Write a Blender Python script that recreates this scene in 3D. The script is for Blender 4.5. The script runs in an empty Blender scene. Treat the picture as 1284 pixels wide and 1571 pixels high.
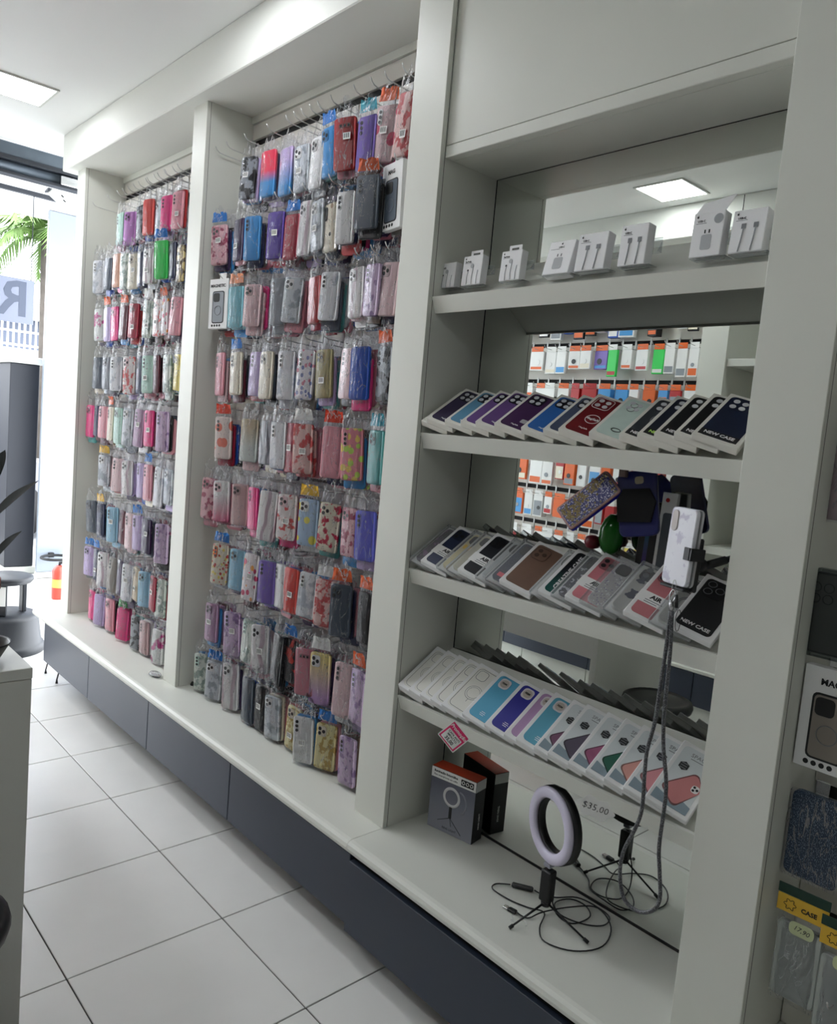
import bpy, math, random
from mathutils import Vector, Matrix, noise
rnd = random.Random(7)
R = math.radians
sc = bpy.context.scene
COL = sc.collection

# ------------------------------------------------------------------ camera
CAM = Vector((0.0, -1.436, 1.5045))
CR = Vector((0.66776743, 0.73933708, 0.08641373))
CU = Vector((-0.13262017, 0.00393553, 0.99115912))
CF = Vector((-0.73246061, 0.67332399, -0.10067903))
FPX = 1186.9
cam_d = bpy.data.cameras.new('camera')
cam_d.sensor_fit = 'HORIZONTAL'
cam_d.sensor_width = 36.0
cam_d.lens = FPX / 1284.0 * 36.0
cam_d.clip_start = 0.02
cam_d.clip_end = 200
cam = bpy.data.objects.new('camera', cam_d)
cam.matrix_world = Matrix(((CR.x, CU.x, -CF.x, CAM.x), (CR.y, CU.y, -CF.y, CAM.y), (CR.z, CU.z, -CF.z, CAM.z), (0, 0, 0, 1)))
COL.objects.link(cam)
sc.camera = cam

# ------------------------------------------------------------------ world and exposure
w = bpy.data.worlds.new('overcast_sky'); sc.world = w
w.use_nodes = True
nt = w.node_tree; nt.nodes.clear()
bg = nt.nodes.new('ShaderNodeBackground'); wo = nt.nodes.new('ShaderNodeOutputWorld')
tc = nt.nodes.new('ShaderNodeTexCoord'); sx = nt.nodes.new('ShaderNodeSeparateXYZ')
cr = nt.nodes.new('ShaderNodeValToRGB')
nt.links.new(tc.outputs['Generated'], sx.inputs[0]); nt.links.new(sx.outputs['Z'], cr.inputs[0])
cr.color_ramp.elements[0].position = 0.0; cr.color_ramp.elements[0].color = (0.75, 0.79, 0.84, 1)
cr.color_ramp.elements[1].position = 0.9; cr.color_ramp.elements[1].color = (0.92, 0.96, 1.0, 1)
nt.links.new(cr.outputs[0], bg.inputs['Color']); bg.inputs['Strength'].default_value = 5.0
nt.links.new(bg.outputs[0], wo.inputs['Surface'])
sc.view_settings.view_transform = 'Standard'
sc.view_settings.look = 'None'
sc.view_settings.exposure = 1.03
sc.view_settings.gamma = 1.0
sc.view_settings.use_curve_mapping = False
sc.cycles.max_bounces = 8
sc.cycles.diffuse_bounces = 5
sc.cycles.glossy_bounces = 4
sc.cycles.transmission_bounces = 4
sc.cycles.transparent_max_bounces = 14
sc.cycles.caustics_reflective = False
sc.cycles.caustics_refractive = False
sc.cycles.sample_clamp_indirect = 6.0

# daylight enters by the open shop front: a portal guides the sky's light in
pd = bpy.data.lights.new('shopfront_portal', 'AREA'); pd.shape = 'RECTANGLE'; pd.size = 3.0; pd.size_y = 2.75
pd.cycles.is_portal = True
po = bpy.data.objects.new('shopfront_portal', pd); po.location = (-4.93, -1.2, 1.38)
po.rotation_euler = (R(90), 0, R(-90)); COL.objects.link(po)

# ------------------------------------------------------------------ helpers
def lin(c):
    return tuple((v / 255 / 12.92) if v / 255 <= 0.04045 else ((v / 255 + 0.055) / 1.055) ** 2.4 for v in c) + (1,)

def ray(px, py):
    return CF + CR * ((px - 642) / FPX) - CU * ((py - 785.5) / FPX)

def at(px, py, x=None, y=None, z=None):
    d = ray(px, py)
    t = (x - CAM.x) / d.x if x is not None else (y - CAM.y) / d.y if y is not None else (z - CAM.z) / d.z
    return CAM + d * t

def proj(p):
    q = Vector(p) - CAM; z = q.dot(CF)
    return 642 + FPX * q.dot(CR) / z, 785.5 - FPX * q.dot(CU) / z

def x_on(px, y, z):        # x of the point on the line (.., y, z) seen in column px
    a, b = -6.0, 1.2
    for _ in range(40):
        m = (a + b) / 2
        if proj((m, y, z))[0] < px: a = m
        else: b = m
    return (a + b) / 2

def tag(o, label=None, cat=None, group=None, kind=None):
    if label: o['label'] = label
    if cat: o['category'] = cat
    if group: o['group'] = group
    if kind: o['kind'] = kind
    return o

def empty(name, loc=(0, 0, 0), rot=(0, 0, 0)):
    o = bpy.data.objects.new(name, None); COL.objects.link(o)
    o.location = loc; o.rotation_euler = rot; o.empty_display_size = 0.03
    return o

class MB:
    def __init__(s): s.v = []; s.f = []; s.m = []; s.sm = []
    def add(s, vs, fs, mi=0, M=None, smooth=False):
        n = len(s.v)
        for p in vs:
            p = Vector(p)
            if M is not None: p = M @ p
            s.v.append(tuple(p))
        for f in fs:
            s.f.append(tuple(i + n for i in f)); s.m.append(mi); s.sm.append(smooth)
        return s
    def box(s, a, b, mi=0, M=None):
        x0, y0, z0 = a; x1, y1, z1 = b
        return s.add([(x0, y0, z0), (x1, y0, z0), (x1, y1, z0), (x0, y1, z0), (x0, y0, z1), (x1, y0, z1), (x1, y1, z1), (x0, y1, z1)],
                     [(3, 2, 1, 0), (4, 5, 6, 7), (0, 1, 5, 4), (1, 2, 6, 5), (2, 3, 7, 6), (3, 0, 4, 7)], mi, M)
    def bbox(s, a, b, c=.003, mi=0, M=None):   # box with chamfered edges
        x0, y0, z0 = a; x1, y1, z1 = b
        vs = []
        idx = {}
        for X, sxn in ((x0, 1), (x1, -1)):
            for Y, syn in ((y0, 1), (y1, -1)):
                for Z, szn in ((z0, 1), (z1, -1)):
                    k = (sxn, syn, szn)
                    idx[k] = len(vs)
                    vs += [(X, Y + syn * c, Z + szn * c), (X + sxn * c, Y, Z + szn * c), (X + sxn * c, Y + syn * c, Z)]
        fs = []
        for q in (1, -1):
            fs.append([idx[(q, a_, b_)] + 0 for a_, b_ in ((1, 1), (-1, 1), (-1, -1), (1, -1))])
            fs.append([idx[(a_, q, b_)] + 1 for a_, b_ in ((1, 1), (-1, 1), (-1, -1), (1, -1))])
            fs.append([idx[(a_, b_, q)] + 2 for a_, b_ in ((1, 1), (-1, 1), (-1, -1), (1, -1))])
        for a_ in (1, -1):
            for b_ in (1, -1):
                fs.append([idx[(a_, b_, 1)], idx[(a_, b_, 1)] + 1, idx[(a_, b_, -1)] + 1, idx[(a_, b_, -1)]])
                fs.append([idx[(a_, 1, b_)], idx[(a_, 1, b_)] + 2, idx[(a_, -1, b_)] + 2, idx[(a_, -1, b_)]])
                fs.append([idx[(1, a_, b_)] + 1, idx[(1, a_, b_)] + 2, idx[(-1, a_, b_)] + 2, idx[(-1, a_, b_)] + 1])
        for k, i in idx.items(): fs.append([i, i + 1, i + 2])
        # orient outward
        cen = Vector(((x0 + x1) / 2, (y0 + y1) / 2, (z0 + z1) / 2)); out = []
        for f in fs:
            p = [Vector(vs[i]) for i in f]; n = (p[1] - p[0]).cross(p[2] - p[0]); m = sum(p, Vector()) / len(p)
            out.append(tuple(f) if n.dot(m - cen) > 0 else tuple(reversed(f)))
        return s.add(vs, out, mi, M)
    def prism(s, pts, z0, z1, mi=0, M=None, side=None, c=0.0, smooth=False):   # outline (x,y) ccw, extruded in z, optional chamfer at z1
        n = len(pts); vs = [(x, y, z0) for x, y in pts]
        rings = [vs]
        if c > 0:
            cx = sum(p[0] for p in pts) / n; cy = sum(p[1] for p in pts) / n
            mx = max(abs(p[0] - cx) for p in pts); my = max(abs(p[1] - cy) for p in pts)
            rings.append([(x, y, z1 - c) for x, y in pts])
            rings.append([(cx + (x - cx) * (1 - c / mx), cy + (y - cy) * (1 - c / my), z1) for x, y in pts])
        else:
            rings.append([(x, y, z1) for x, y in pts])
        allv = [p for r in rings for p in r]; fs = []
        for k in range(len(rings) - 1):
            for i in range(n):
                j = (i + 1) % n
                fs.append((k * n + i, k * n + j, (k + 1) * n + j, (k + 1) * n + i))
        s.add(allv, fs, mi if side is None else side, M, smooth)
        b = len(s.v) - len(allv)
        s.f.append(tuple(reversed(range(b, b + n)))); s.m.append(mi); s.sm.append(False)
        s.f.append(tuple(range(b + (len(rings) - 1) * n, b + len(rings) * n))); s.m.append(mi); s.sm.append(False)
        return s
    def tube(s, pts, r, seg=8, mi=0, M=None, closed=False, caps=True):
        P = [Vector(p) for p in pts]; n = len(P); rr = r if isinstance(r, (list, tuple)) else [r] * n
        T = []
        for i in range(n):
            if closed: t = P[(i + 1) % n] - P[i - 1]
            else: t = P[min(i + 1, n - 1)] - P[max(i - 1, 0)]
            T.append(t.normalized() if t.length > 1e-9 else Vector((0, 0, 1)))
        up = Vector((0, 0, 1)) if abs(T[0].z) < .9 else Vector((1, 0, 0))
        u = T[0].cross(up).normalized(); vs = []; 
        for i in range(n):
            u = (u - T[i] * u.dot(T[i]))
            u = u.normalized() if u.length > 1e-6 else T[i].orthogonal().normalized()
            v = T[i].cross(u)
            for k in range(seg):
                a = 2 * math.pi * k / seg
                vs.append(P[i] + (u * math.cos(a) + v * math.sin(a)) * rr[i])
        fs = []
        for i in range(n if closed else n - 1):
            j = (i + 1) % n
            for k in range(seg):
                l = (k + 1) % seg
                fs.append((i * seg + k, i * seg + l, j * seg + l, j * seg + k))
        s.add(vs, fs, mi, M, True)
        if caps and not closed:
            b = len(s.v) - len(vs)
            s.f.append(tuple(reversed(range(b, b + seg)))); s.m.append(mi); s.sm.append(False)
            e = b + (n - 1) * seg
            s.f.append(tuple(range(e, e + seg))); s.m.append(mi); s.sm.append(False)
        return s
    def lathe(s, prof, seg=24, mi=0, M=None, smooth=True, cap=True):
        vs = []; n = len(prof)
        for r, z in prof:
            for k in range(seg):
                a = 2 * math.pi * k / seg; vs.append((r * math.cos(a), r * math.sin(a), z))
        fs = []
        for i in range(n - 1):
            for k in range(seg):
                l = (k + 1) % seg
                fs.append((i * seg + k, i * seg + l, (i + 1) * seg + l, (i + 1) * seg + k))
        s.add(vs, fs, mi, M, smooth); b = len(s.v) - len(vs)
        if cap:
            s.f.append(tuple(reversed(range(b, b + seg)))); s.m.append(mi); s.sm.append(False)
            e = b + (n - 1) * seg
            s.f.append(tuple(range(e, e + seg))); s.m.append(mi); s.sm.append(False)
        return s
    def mesh(s, name):
        me = bpy.data.meshes.new(name); me.from_pydata(s.v, [], s.f)
        me.polygons.foreach_set('material_index', s.m); me.polygons.foreach_set('use_smooth', s.sm)
        me.update(); return me
    def build(s, name, mats, parent=None, loc=None, rot=None, M=None):
        me = s.mesh(name)
        if not isinstance(mats, (list, tuple)): mats = [mats]
        for m_ in mats: me.materials.append(m_)
        return link(name, me, parent, loc, rot, M)

def link(name, me, parent=None, loc=None, rot=None, M=None):
    o = bpy.data.objects.new(name, me); COL.objects.link(o)
    if parent: o.parent = parent
    if M is not None: o.matrix_local = M
    if loc is not None: o.location = loc
    if rot is not None: o.rotation_euler = rot
    return o

def inst(name, me, mat_, parent=None, loc=None, rot=None):   # shared mesh, own material
    o = link(name, me, parent, loc, rot)
    if not me.materials: me.materials.append(None)
    if mat_ is not None:
        o.material_slots[0].link = 'OBJECT'; o.material_slots[0].material = mat_
    return o

def rrect(w_, h, r, n=4, cx=0, cy=0):
    pts = []
    for sx_, sy_, a0 in ((1, -1, -90), (1, 1, 0), (-1, 1, 90), (-1, -1, 180)):
        for k in range(n + 1):
            a = R(a0 + 90 * k / n)
            pts.append((cx + sx_ * (w_ / 2 - r) + r * math.cos(a), cy + sy_ * (h / 2 - r) + r * math.sin(a)))
    return pts

def circ(r, n=16, cx=0, cy=0):
    return [(cx + r * math.cos(2 * math.pi * k / n), cy + r * math.sin(2 * math.pi * k / n)) for k in range(n)]

# ------------------------------------------------------------------ materials
MATS = {}
def mat(key, c, rough=.5, metal=0.0, var=0.0, bump=0.0, scale=20., spec=.5, emit=None, estr=0.0, coat=0.0):
    if key in MATS: return MATS[key]
    m = bpy.data.materials.new(key); m.use_nodes = True; N = m.node_tree.nodes; L = m.node_tree.links
    b = N['Principled BSDF']; c_ = lin(c)
    b.inputs['Base Color'].default_value = c_; b.inputs['Roughness'].default_value = rough
    b.inputs['Metallic'].default_value = metal; b.inputs['Specular IOR Level'].default_value = spec
    if coat: b.inputs['Coat Weight'].default_value = coat
    if var or bump:
        t = N.new('ShaderNodeTexCoord'); n = N.new('ShaderNodeTexNoise'); n.inputs['Scale'].default_value = scale
        n.inputs['Detail'].default_value = 4; L.new(t.outputs['Object'], n.inputs['Vector'])
        if var:
            r_ = N.new('ShaderNodeMapRange'); r_.inputs[1].default_value = .3; r_.inputs[2].default_value = .7
            r_.inputs[3].default_value = 1 - var; r_.inputs[4].default_value = 1.0
            L.new(n.outputs['Fac'], r_.inputs[0])
            mx = N.new('ShaderNodeVectorMath'); mx.operation = 'SCALE'; mx.inputs[0].default_value = c_[:3]
            L.new(r_.outputs[0], mx.inputs['Scale']); L.new(mx.outputs[0], b.inputs['Base Color'])
        if bump:
            bn = N.new('ShaderNodeBump'); bn.inputs['Strength'].default_value = bump; bn.inputs['Distance'].default_value = .002
            L.new(n.outputs['Fac'], bn.inputs['Height']); L.new(bn.outputs[0], b.inputs['Normal'])
    if emit:
        b.inputs['Emission Color'].default_value = lin(emit); b.inputs['Emission Strength'].default_value = estr
    MATS[key] = m; return m

def gradient_mat(key, c1, c2, z0, z1, axis='Y'):
    if key in MATS: return MATS[key]
    m = bpy.data.materials.new(key); m.use_nodes = True; N = m.node_tree.nodes; L = m.node_tree.links
    b = N['Principled BSDF']; b.inputs['Roughness'].default_value = .35
    t = N.new('ShaderNodeTexCoord'); s_ = N.new('ShaderNodeSeparateXYZ'); L.new(t.outputs['Object'], s_.inputs[0])
    r_ = N.new('ShaderNodeMapRange'); r_.inputs[1].default_value = z0; r_.inputs[2].default_value = z1
    L.new(s_.outputs[axis], r_.inputs[0]); x = N.new('ShaderNodeMix'); x.data_type = 'RGBA'
    x.inputs[6].default_value = lin(c1); x.inputs[7].default_value = lin(c2)
    L.new(r_.outputs[0], x.inputs[0]); L.new(x.outputs[2], b.inputs['Base Color']); MATS[key] = m; return m

def pattern_mat(key, base, spot, spot2=None, scale=55., size=.45, kind='voronoi', rough=.35):
    if key in MATS: return MATS[key]
    m = bpy.data.materials.new(key); m.use_nodes = True; N = m.node_tree.nodes; L = m.node_tree.links
    b = N['Principled BSDF']; b.inputs['Roughness'].default_value = rough
    t = N.new('ShaderNodeTexCoord'); oi = N.new('ShaderNodeObjectInfo'); ad = N.new('ShaderNodeVectorMath')
    L.new(t.outputs['Object'], ad.inputs[0]); mu = N.new('ShaderNodeMath'); mu.operation = 'MULTIPLY'; mu.inputs[1].default_value = 7
    L.new(oi.outputs['Random'], mu.inputs[0]); L.new(mu.outputs[0], ad.inputs[1])
    if kind == 'voronoi':
        v = N.new('ShaderNodeTexVoronoi'); v.inputs['Scale'].default_value = scale; L.new(ad.outputs[0], v.inputs['Vector'])
        lt = N.new('ShaderNodeMath'); lt.operation = 'LESS_THAN'; lt.inputs[1].default_value = size; L.new(v.outputs['Distance'], lt.inputs[0])
        fac = lt.outputs[0]; rc = v.outputs['Color']
    elif kind == 'noise':
        v = N.new('ShaderNodeTexNoise'); v.inputs['Scale'].default_value = scale; v.inputs['Detail'].default_value = 3; L.new(ad.outputs[0], v.inputs['Vector'])
        lt = N.new('ShaderNodeMapRange'); lt.inputs[1].default_value = size; lt.inputs[2].default_value = size + .06; L.new(v.outputs['Fac'], lt.inputs[0])
        fac = lt.outputs[0]; rc = v.outputs['Color']
    else:   # stripes / marble
        v = N.new('ShaderNodeTexWave'); v.inputs['Scale'].default_value = scale; v.inputs['Distortion'].default_value = 6
        L.new(ad.outputs[0], v.inputs['Vector']); lt = N.new('ShaderNodeMapRange'); lt.inputs[1].default_value = size; lt.inputs[2].default_value = size + .15
        L.new(v.outputs['Fac'], lt.inputs[0]); fac = lt.outputs[0]; rc = v.outputs['Color']
    x = N.new('ShaderNodeMix'); x.data_type = 'RGBA'; x.inputs[6].default_value = lin(base); L.new(fac, x.inputs[0])
    if spot2:
        y = N.new('ShaderNodeMix'); y.data_type = 'RGBA'; y.inputs[6].default_value = lin(spot); y.inputs[7].default_value = lin(spot2)
        s_ = N.new('ShaderNodeSeparateXYZ'); L.new(rc, s_.inputs[0]); g = N.new('ShaderNodeMath'); g.operation = 'GREATER_THAN'; g.inputs[1].default_value = .5
        L.new(s_.outputs[0], g.inputs[0]); L.new(g.outputs[0], y.inputs[0]); L.new(y.outputs[2], x.inputs[7])
    else: x.inputs[7].default_value = lin(spot)
    L.new(x.outputs[2], b.inputs['Base Color']); MATS[key] = m; return m

def film_mat(key, tint=(250, 250, 252), haze=.006, crease_sheen=.36, rough=.05, scale=24.):
    if key in MATS: return MATS[key]
    m = bpy.data.materials.new(key); m.use_nodes = True; N = m.node_tree.nodes; L = m.node_tree.links; N.clear()
    out = N.new('ShaderNodeOutputMaterial'); tr = N.new('ShaderNodeBsdfTransparent'); gl = N.new('ShaderNodeBsdfGlossy'); df = N.new('ShaderNodeBsdfDiffuse')
    tr.inputs[0].default_value = lin(tint); gl.inputs['Roughness'].default_value = rough; df.inputs[0].default_value = (.93, .94, .96, 1)
    t = N.new('ShaderNodeTexCoord'); oi = N.new('ShaderNodeObjectInfo'); ad = N.new('ShaderNodeVectorMath'); mp = N.new('ShaderNodeMapping')
    mp.inputs['Scale'].default_value = (1.3, 1.0, .38)
    mu = N.new('ShaderNodeMath'); mu.operation = 'MULTIPLY'; mu.inputs[1].default_value = 9
    L.new(t.outputs['Object'], ad.inputs[0]); L.new(oi.outputs['Random'], mu.inputs[0]); L.new(mu.outputs[0], ad.inputs[1]); L.new(ad.outputs[0], mp.inputs[0])
    n = N.new('ShaderNodeTexNoise'); n.inputs['Scale'].default_value = scale; n.inputs['Detail'].default_value = 3; n.inputs['Distortion'].default_value = 1.4
    L.new(mp.outputs[0], n.inputs['Vector'])
    # white streaks where the noise crosses its middle value: creases, with painted sheen
    sb = N.new('ShaderNodeMath'); sb.operation = 'SUBTRACT'; sb.inputs[1].default_value = .5; L.new(n.outputs['Fac'], sb.inputs[0])
    ab = N.new('ShaderNodeMath'); ab.operation = 'ABSOLUTE'; L.new(sb.outputs[0], ab.inputs[0])
    mr = N.new('ShaderNodeMapRange'); mr.inputs[1].default_value = 0; mr.inputs[2].default_value = .016; mr.inputs[3].default_value = 1; mr.inputs[4].default_value = 0
    L.new(ab.outputs[0], mr.inputs[0])
    bn = N.new('ShaderNodeBump'); bn.inputs['Strength'].default_value = 1.0; bn.inputs['Distance'].default_value = .006
    L.new(n.outputs['Fac'], bn.inputs['Height']); L.new(bn.outputs[0], gl.inputs['Normal'])
    fr = N.new('ShaderNodeFresnel'); fr.inputs['IOR'].default_value = 1.22; L.new(bn.outputs[0], fr.inputs['Normal'])
    tl = N.new('ShaderNodeBsdfTranslucent'); tl.inputs[0].default_value = (.9, .9, .92, 1); m0 = N.new('ShaderNodeMixShader'); m0.inputs[0].default_value = .4
    L.new(df.outputs[0], m0.inputs[1]); L.new(tl.outputs[0], m0.inputs[2])
    m1 = N.new('ShaderNodeMixShader'); m2 = N.new('ShaderNodeMixShader')
    hz = N.new('ShaderNodeMapRange'); hz.inputs[3].default_value = haze; hz.inputs[4].default_value = haze + crease_sheen; L.new(mr.outputs[0], hz.inputs[0])
    L.new(hz.outputs[0], m1.inputs[0]); L.new(tr.outputs[0], m1.inputs[1]); L.new(m0.outputs[0], m1.inputs[2])
    L.new(fr.outputs[0], m2.inputs[0]); L.new(m1.outputs[0], m2.inputs[1]); L.new(gl.outputs[0], m2.inputs[2])
    L.new(m2.outputs[0], out.inputs['Surface']); MATS[key] = m; return m

def clear_mat(key, c=(245, 247, 248), a=.25, rough=.08, ior=1.45):   # clear stiff plastic
    if key in MATS: return MATS[key]
    m = bpy.data.materials.new(key); m.use_nodes = True; N = m.node_tree.nodes; L = m.node_tree.links; N.clear()
    out = N.new('ShaderNodeOutputMaterial'); tr = N.new('ShaderNodeBsdfTransparent'); gl = N.new('ShaderNodeBsdfGlossy'); df = N.new('ShaderNodeBsdfDiffuse')
    df.inputs[0].default_value = lin(c); tr.inputs[0].default_value = lin(c); gl.inputs['Roughness'].default_value = rough
    m1 = N.new('ShaderNodeMixShader'); m1.inputs[0].default_value = a; L.new(tr.outputs[0], m1.inputs[1]); L.new(df.outputs[0], m1.inputs[2])
    fr = N.new('ShaderNodeFresnel'); fr.inputs['IOR'].default_value = ior; m2 = N.new('ShaderNodeMixShader')
    L.new(fr.outputs[0], m2.inputs[0]); L.new(m1.outputs[0], m2.inputs[1]); L.new(gl.outputs[0], m2.inputs[2]); L.new(m2.outputs[0], out.inputs['Surface'])
    MATS[key] = m; return m

WHITE = mat('white_laminate', (222, 223, 215), .42, var=.03, scale=3, bump=.03)
WHITE2 = mat('white_laminate_edge', (205, 206, 199), .45)
JOINT = mat('dark_joint', (30, 29, 28), .8)
PLASTER = mat('white_paint', (224, 225, 219), .75, var=.02, scale=2)
CEIL = mat('ceiling_paint', (232, 233, 231), .8, var=.02, scale=1.5)
SLOT = mat('slot_black', (22, 22, 24), .7)  # black backing board behind the slats
SLATW = mat('slat_laminate', (224, 221, 214), .4, var=.02, scale=4)
NAVY = mat('slate_blue_laminate', (46, 54, 70), .42, var=.06, scale=3)
TILE = mat('floor_tile_glaze', (238, 237, 234), .26, var=.05, scale=5)
GROUT = mat('dark_grout', (66, 63, 60), .9)
BLACK = mat('black_plastic', (20, 20, 22), .4)
BLACKM = mat('black_matte', (28, 28, 30), .65)
CHROME = mat('chrome_wire', (190, 190, 192), .25, metal=1.0)
WIRE = mat('white_coated_wire', (205, 205, 203), .35, metal=.4)
PAPER = mat('white_paper', (238, 238, 236), .6)
INK = mat('black_ink', (25, 25, 27), .6)
GREYINK = mat('grey_ink', (120, 122, 126), .6)
ORANGE = mat('orange_card', (226, 98, 44), .5)
RED = mat('red_card', (190, 40, 38), .5)
MIRROR = mat('mirror_silver', (226, 230, 225), .0, metal=1.0)
FILM = film_mat('clear_bag_film')
FILMH = film_mat('crumpled_bag_film', haze=.03, crease_sheen=.9, scale=24.)
CLEARP = clear_mat('clear_rigid_plastic', a=.17, ior=1.3)
STANDM = clear_mat('stand_acrylic', a=.16, ior=1.12)
MILKY = clear_mat('milky_rigid_plastic', (240, 240, 238), a=.8)

# ------------------------------------------------------------------ lettering
TXT = {}
def text_mesh(s, size=.01, bold=0.0, shear=0.0):
    k = (s, round(size, 5), bold, shear)
    if k in TXT: return TXT[k]
    cu = bpy.data.curves.new('lettering', 'FONT'); cu.body = s; cu.size = size; cu.align_x = 'CENTER'; cu.align_y = 'CENTER'
    cu.extrude = .0002; cu.offset = bold * size; cu.shear = shear; cu.resolution_u = 2
    o = bpy.data.objects.new('lettering', cu); COL.objects.link(o)
    dg = bpy.context.evaluated_depsgraph_get(); me = bpy.data.meshes.new_from_object(o.evaluated_get(dg)); me.name = 'lettering'
    bpy.data.objects.remove(o); me.materials.clear(); me.materials.append(None)
    TXT[k] = me; return me

def text(s, size, m, parent, M, bold=0.0, shear=0.0):
    o = link('lettering', text_mesh(s, size, bold, shear), parent, M=M)
    o.material_slots[0].link = 'OBJECT'; o.material_slots[0].material = m
    return o

for s_, z_ in (('MAGNETIC', .014), ('MAG', .014), ('NEW CASE', .011), ('AIR', .014), ('CREATIVE CASE', .016), ('SPACE', .012), ('FEIM', .007), ('MagSafe', .008),
               ('USB-C', .006), ('EarPods', .006), ('OUTLET', .01), ('Promoção', .018), ('35,00', .02), ('$35,00', .026), ('17,90', .018), ('R', .3)):
    text_mesh(s_, z_)

# ================================================================== THE SETTING
GX = -3.3627 * 1.15 * (.45 / .4589 / 1.15)     # grout line origin
K = .45 / .4589
GX = -3.3627 * K; GY = -1.436 + (-0.0938 + 1.2486) * K; T = .45
floor = MB().box((-4.95, -2.6, -.05), (2.5, .27, -.004)).build('floor', GROUT); tag(floor, kind='structure')
tile_me = {}
def tile(x0, x1, y0, y1):
    k = (round(x1 - x0, 3), round(y1 - y0, 3))
    if k not in tile_me:
        m = MB().bbox((0, 0, -.008), (x1 - x0 - .004, y1 - y0 - .004, 0), .0012).mesh('floor_tile'); m.materials.append(TILE); tile_me[k] = m
    o = link('floor_tile', tile_me[k], floor, (x0 + .002, y0 + .002, 0)); return o
for i in range(-4, 14):
    for j in range(-7, 2):
        x0 = max(GX + i * T, -4.95); x1 = min(GX + (i + 1) * T, 2.5); y0 = max(GY + j * T, -2.6); y1 = min(GY + (j + 1) * T, .27)
        if x1 - x0 > .02 and y1 - y0 > .02: tile(x0, x1, y0, y1)

def struct(name, mb, m, parent=None):
    o = mb.build(name, m, parent); 
    if parent is None: tag(o, kind='structure')
    return o
struct('ceiling', MB().box((-4.9, -2.7, 2.91), (2.6, .37, 3.05)), CEIL)
struct('wall_back', MB().box((-4.53, .27, -.05), (2.6, .37, 2.91)), PLASTER)
struct('wall_front', MB().box((-4.9, -2.7, -.05), (2.6, -2.6, 2.91)), PLASTER)
struct('wall_right', MB().box((2.5, -2.6, -.05), (2.6, .27, 2.91)), PLASTER)
# bulkhead over the display bays (front face, end and underside in one board box)
struct('trim_1', MB().bbox((-4.53, -.055, 2.725), (2.5, .27, 2.91), .004), PLASTER)
# upright posts of the joinery
PZ = .354
for n, (x0, x1, z1) in enumerate(((-4.452, -4.337, 2.725), (-3.098, -2.982, 2.725), (-1.734, -1.598, 2.725), (-.675, -.539, 2.725), (.95, 1.08, 2.725))):
    o = struct('trim_%d' % (n + 2), MB().bbox((x0, 0, PZ), (x1, .27, z1), .0012), WHITE)
    o2 = MB().box((x1 - .0004, .0155, PZ + .0015), (x1 + .0004, .0167, z1 - .002)).build('edge_joint', JOINT, o)
# header board over the shelf bay, its lower lipping and its soffit
hd = struct('trim_7', MB().bbox((-1.597, .018, 2.275), (-.676, .04, 2.724), .001), WHITE)
MB().bbox((-1.597, .0165, 2.242), (-.676, .045, 2.273), .0015).build('lower_lipping', WHITE, hd)
MB().box((-1.597, .0455, 2.242), (-.676, .222, 2.262)).build('soffit_board', WHITE, hd)
# switch-plate sized cover on the side of the far bays
for bx, bz in ((-2.98, 1.60), (-4.335, 1.52)):
    pass

# base plinth that carries everything
pl = empty('display_plinth', (0, 0, 0)); tag(pl, 'long white plinth top on slate blue drawer panels along the wall', 'plinth')
def slab(x0, x1):
    prof = []
    for k in range(7):
        a = R(90 + 90 * k / 6 * 2 if False else 90 + 180 * k / 6); prof.append((-.108 + .0195 * math.cos(a), .3345 + .0195 * math.sin(a)))
    pts = [(.268, .354)] + prof + [(.268, .315)]
    vs = [(x0, y, z) for y, z in pts] + [(x1, y, z) for y, z in pts]; n = len(pts)
    fs = [tuple(range(n)), tuple(reversed(range(n, 2 * n)))] + [(i, i + n, (i + 1) % n + n, (i + 1) % n) for i in range(n)]
    return MB().add(vs, fs).build('plinth_top', WHITE, pl)
slab(-4.52, -1.6015); slab(-1.6, 1.6)
seams = [-4.347, -3.669, -2.979, -2.288, -1.596]
for a, b in zip(seams, seams[1:]): MB().bbox((a + .002, -.113, .103), (b - .002, -.095, .312), .0015).build('drawer_front', NAVY, pl)
MB().bbox((-1.594, -.119, .088), (-.2, -.101, .297), .0015).build('drawer_front', NAVY, pl)
MB().bbox((-.196, -.119, .088), (1.2, -.101, .297), .0015).build('drawer_front', NAVY, pl)
MB().box((-4.34, -.094, .11), (1.2, .262, .3145)).build('carcass', mat('dark_carcass', (60, 60, 62), .7), pl)
MB().box((-1.5935, -.1, .2975), (1.2, -.0945, .3145)).build('carcass_rail', JOINT, pl)
for x in (-4.426, -4.237):
    MB().tube([(x + .02, -.06, .112), (x, -.073, .02), (x, -.073, .0)], [.004, .004, .007], 8).build('leg', BLACKM, pl)

# slatwalls: boards with black slots between
SLOTS = [2.62 - .2505 * k for k in range(9)]
def slatwall(x0, x1, label, y=.204, sgn=1, name='slatwall', top=2.695, bot=.356, SLOTS=SLOTS):
    t = empty(name, ((x0 + x1) / 2, y, 0)); tag(t, label, 'slatwall')
    MB().box((x0 - (x0 + x1) / 2 + .001, sgn * .014, bot), (x1 - (x0 + x1) / 2 - .001, sgn * .022, top)).build('backing', SLOT, t) if sgn > 0 else \
        MB().box((x0 - (x0 + x1) / 2 + .001, -.022, bot), (x1 - (x0 + x1) / 2 - .001, -.014, top)).build('backing', SLOT, t)
    zs = [top] + [v for s in SLOTS for v in (s + .0145, s - .0145)] + [bot]
    h = (x1 - x0) / 2 - .0015
    for k in range(0, len(zs), 2):
        a, b = zs[k + 1], zs[k]
        ya, yb = (0, .0135) if sgn > 0 else (-.0135, 0)
        MB().bbox((-h, ya, a), (h, yb, b), .0012).build('slat', SLATW, t)
    return t
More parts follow.
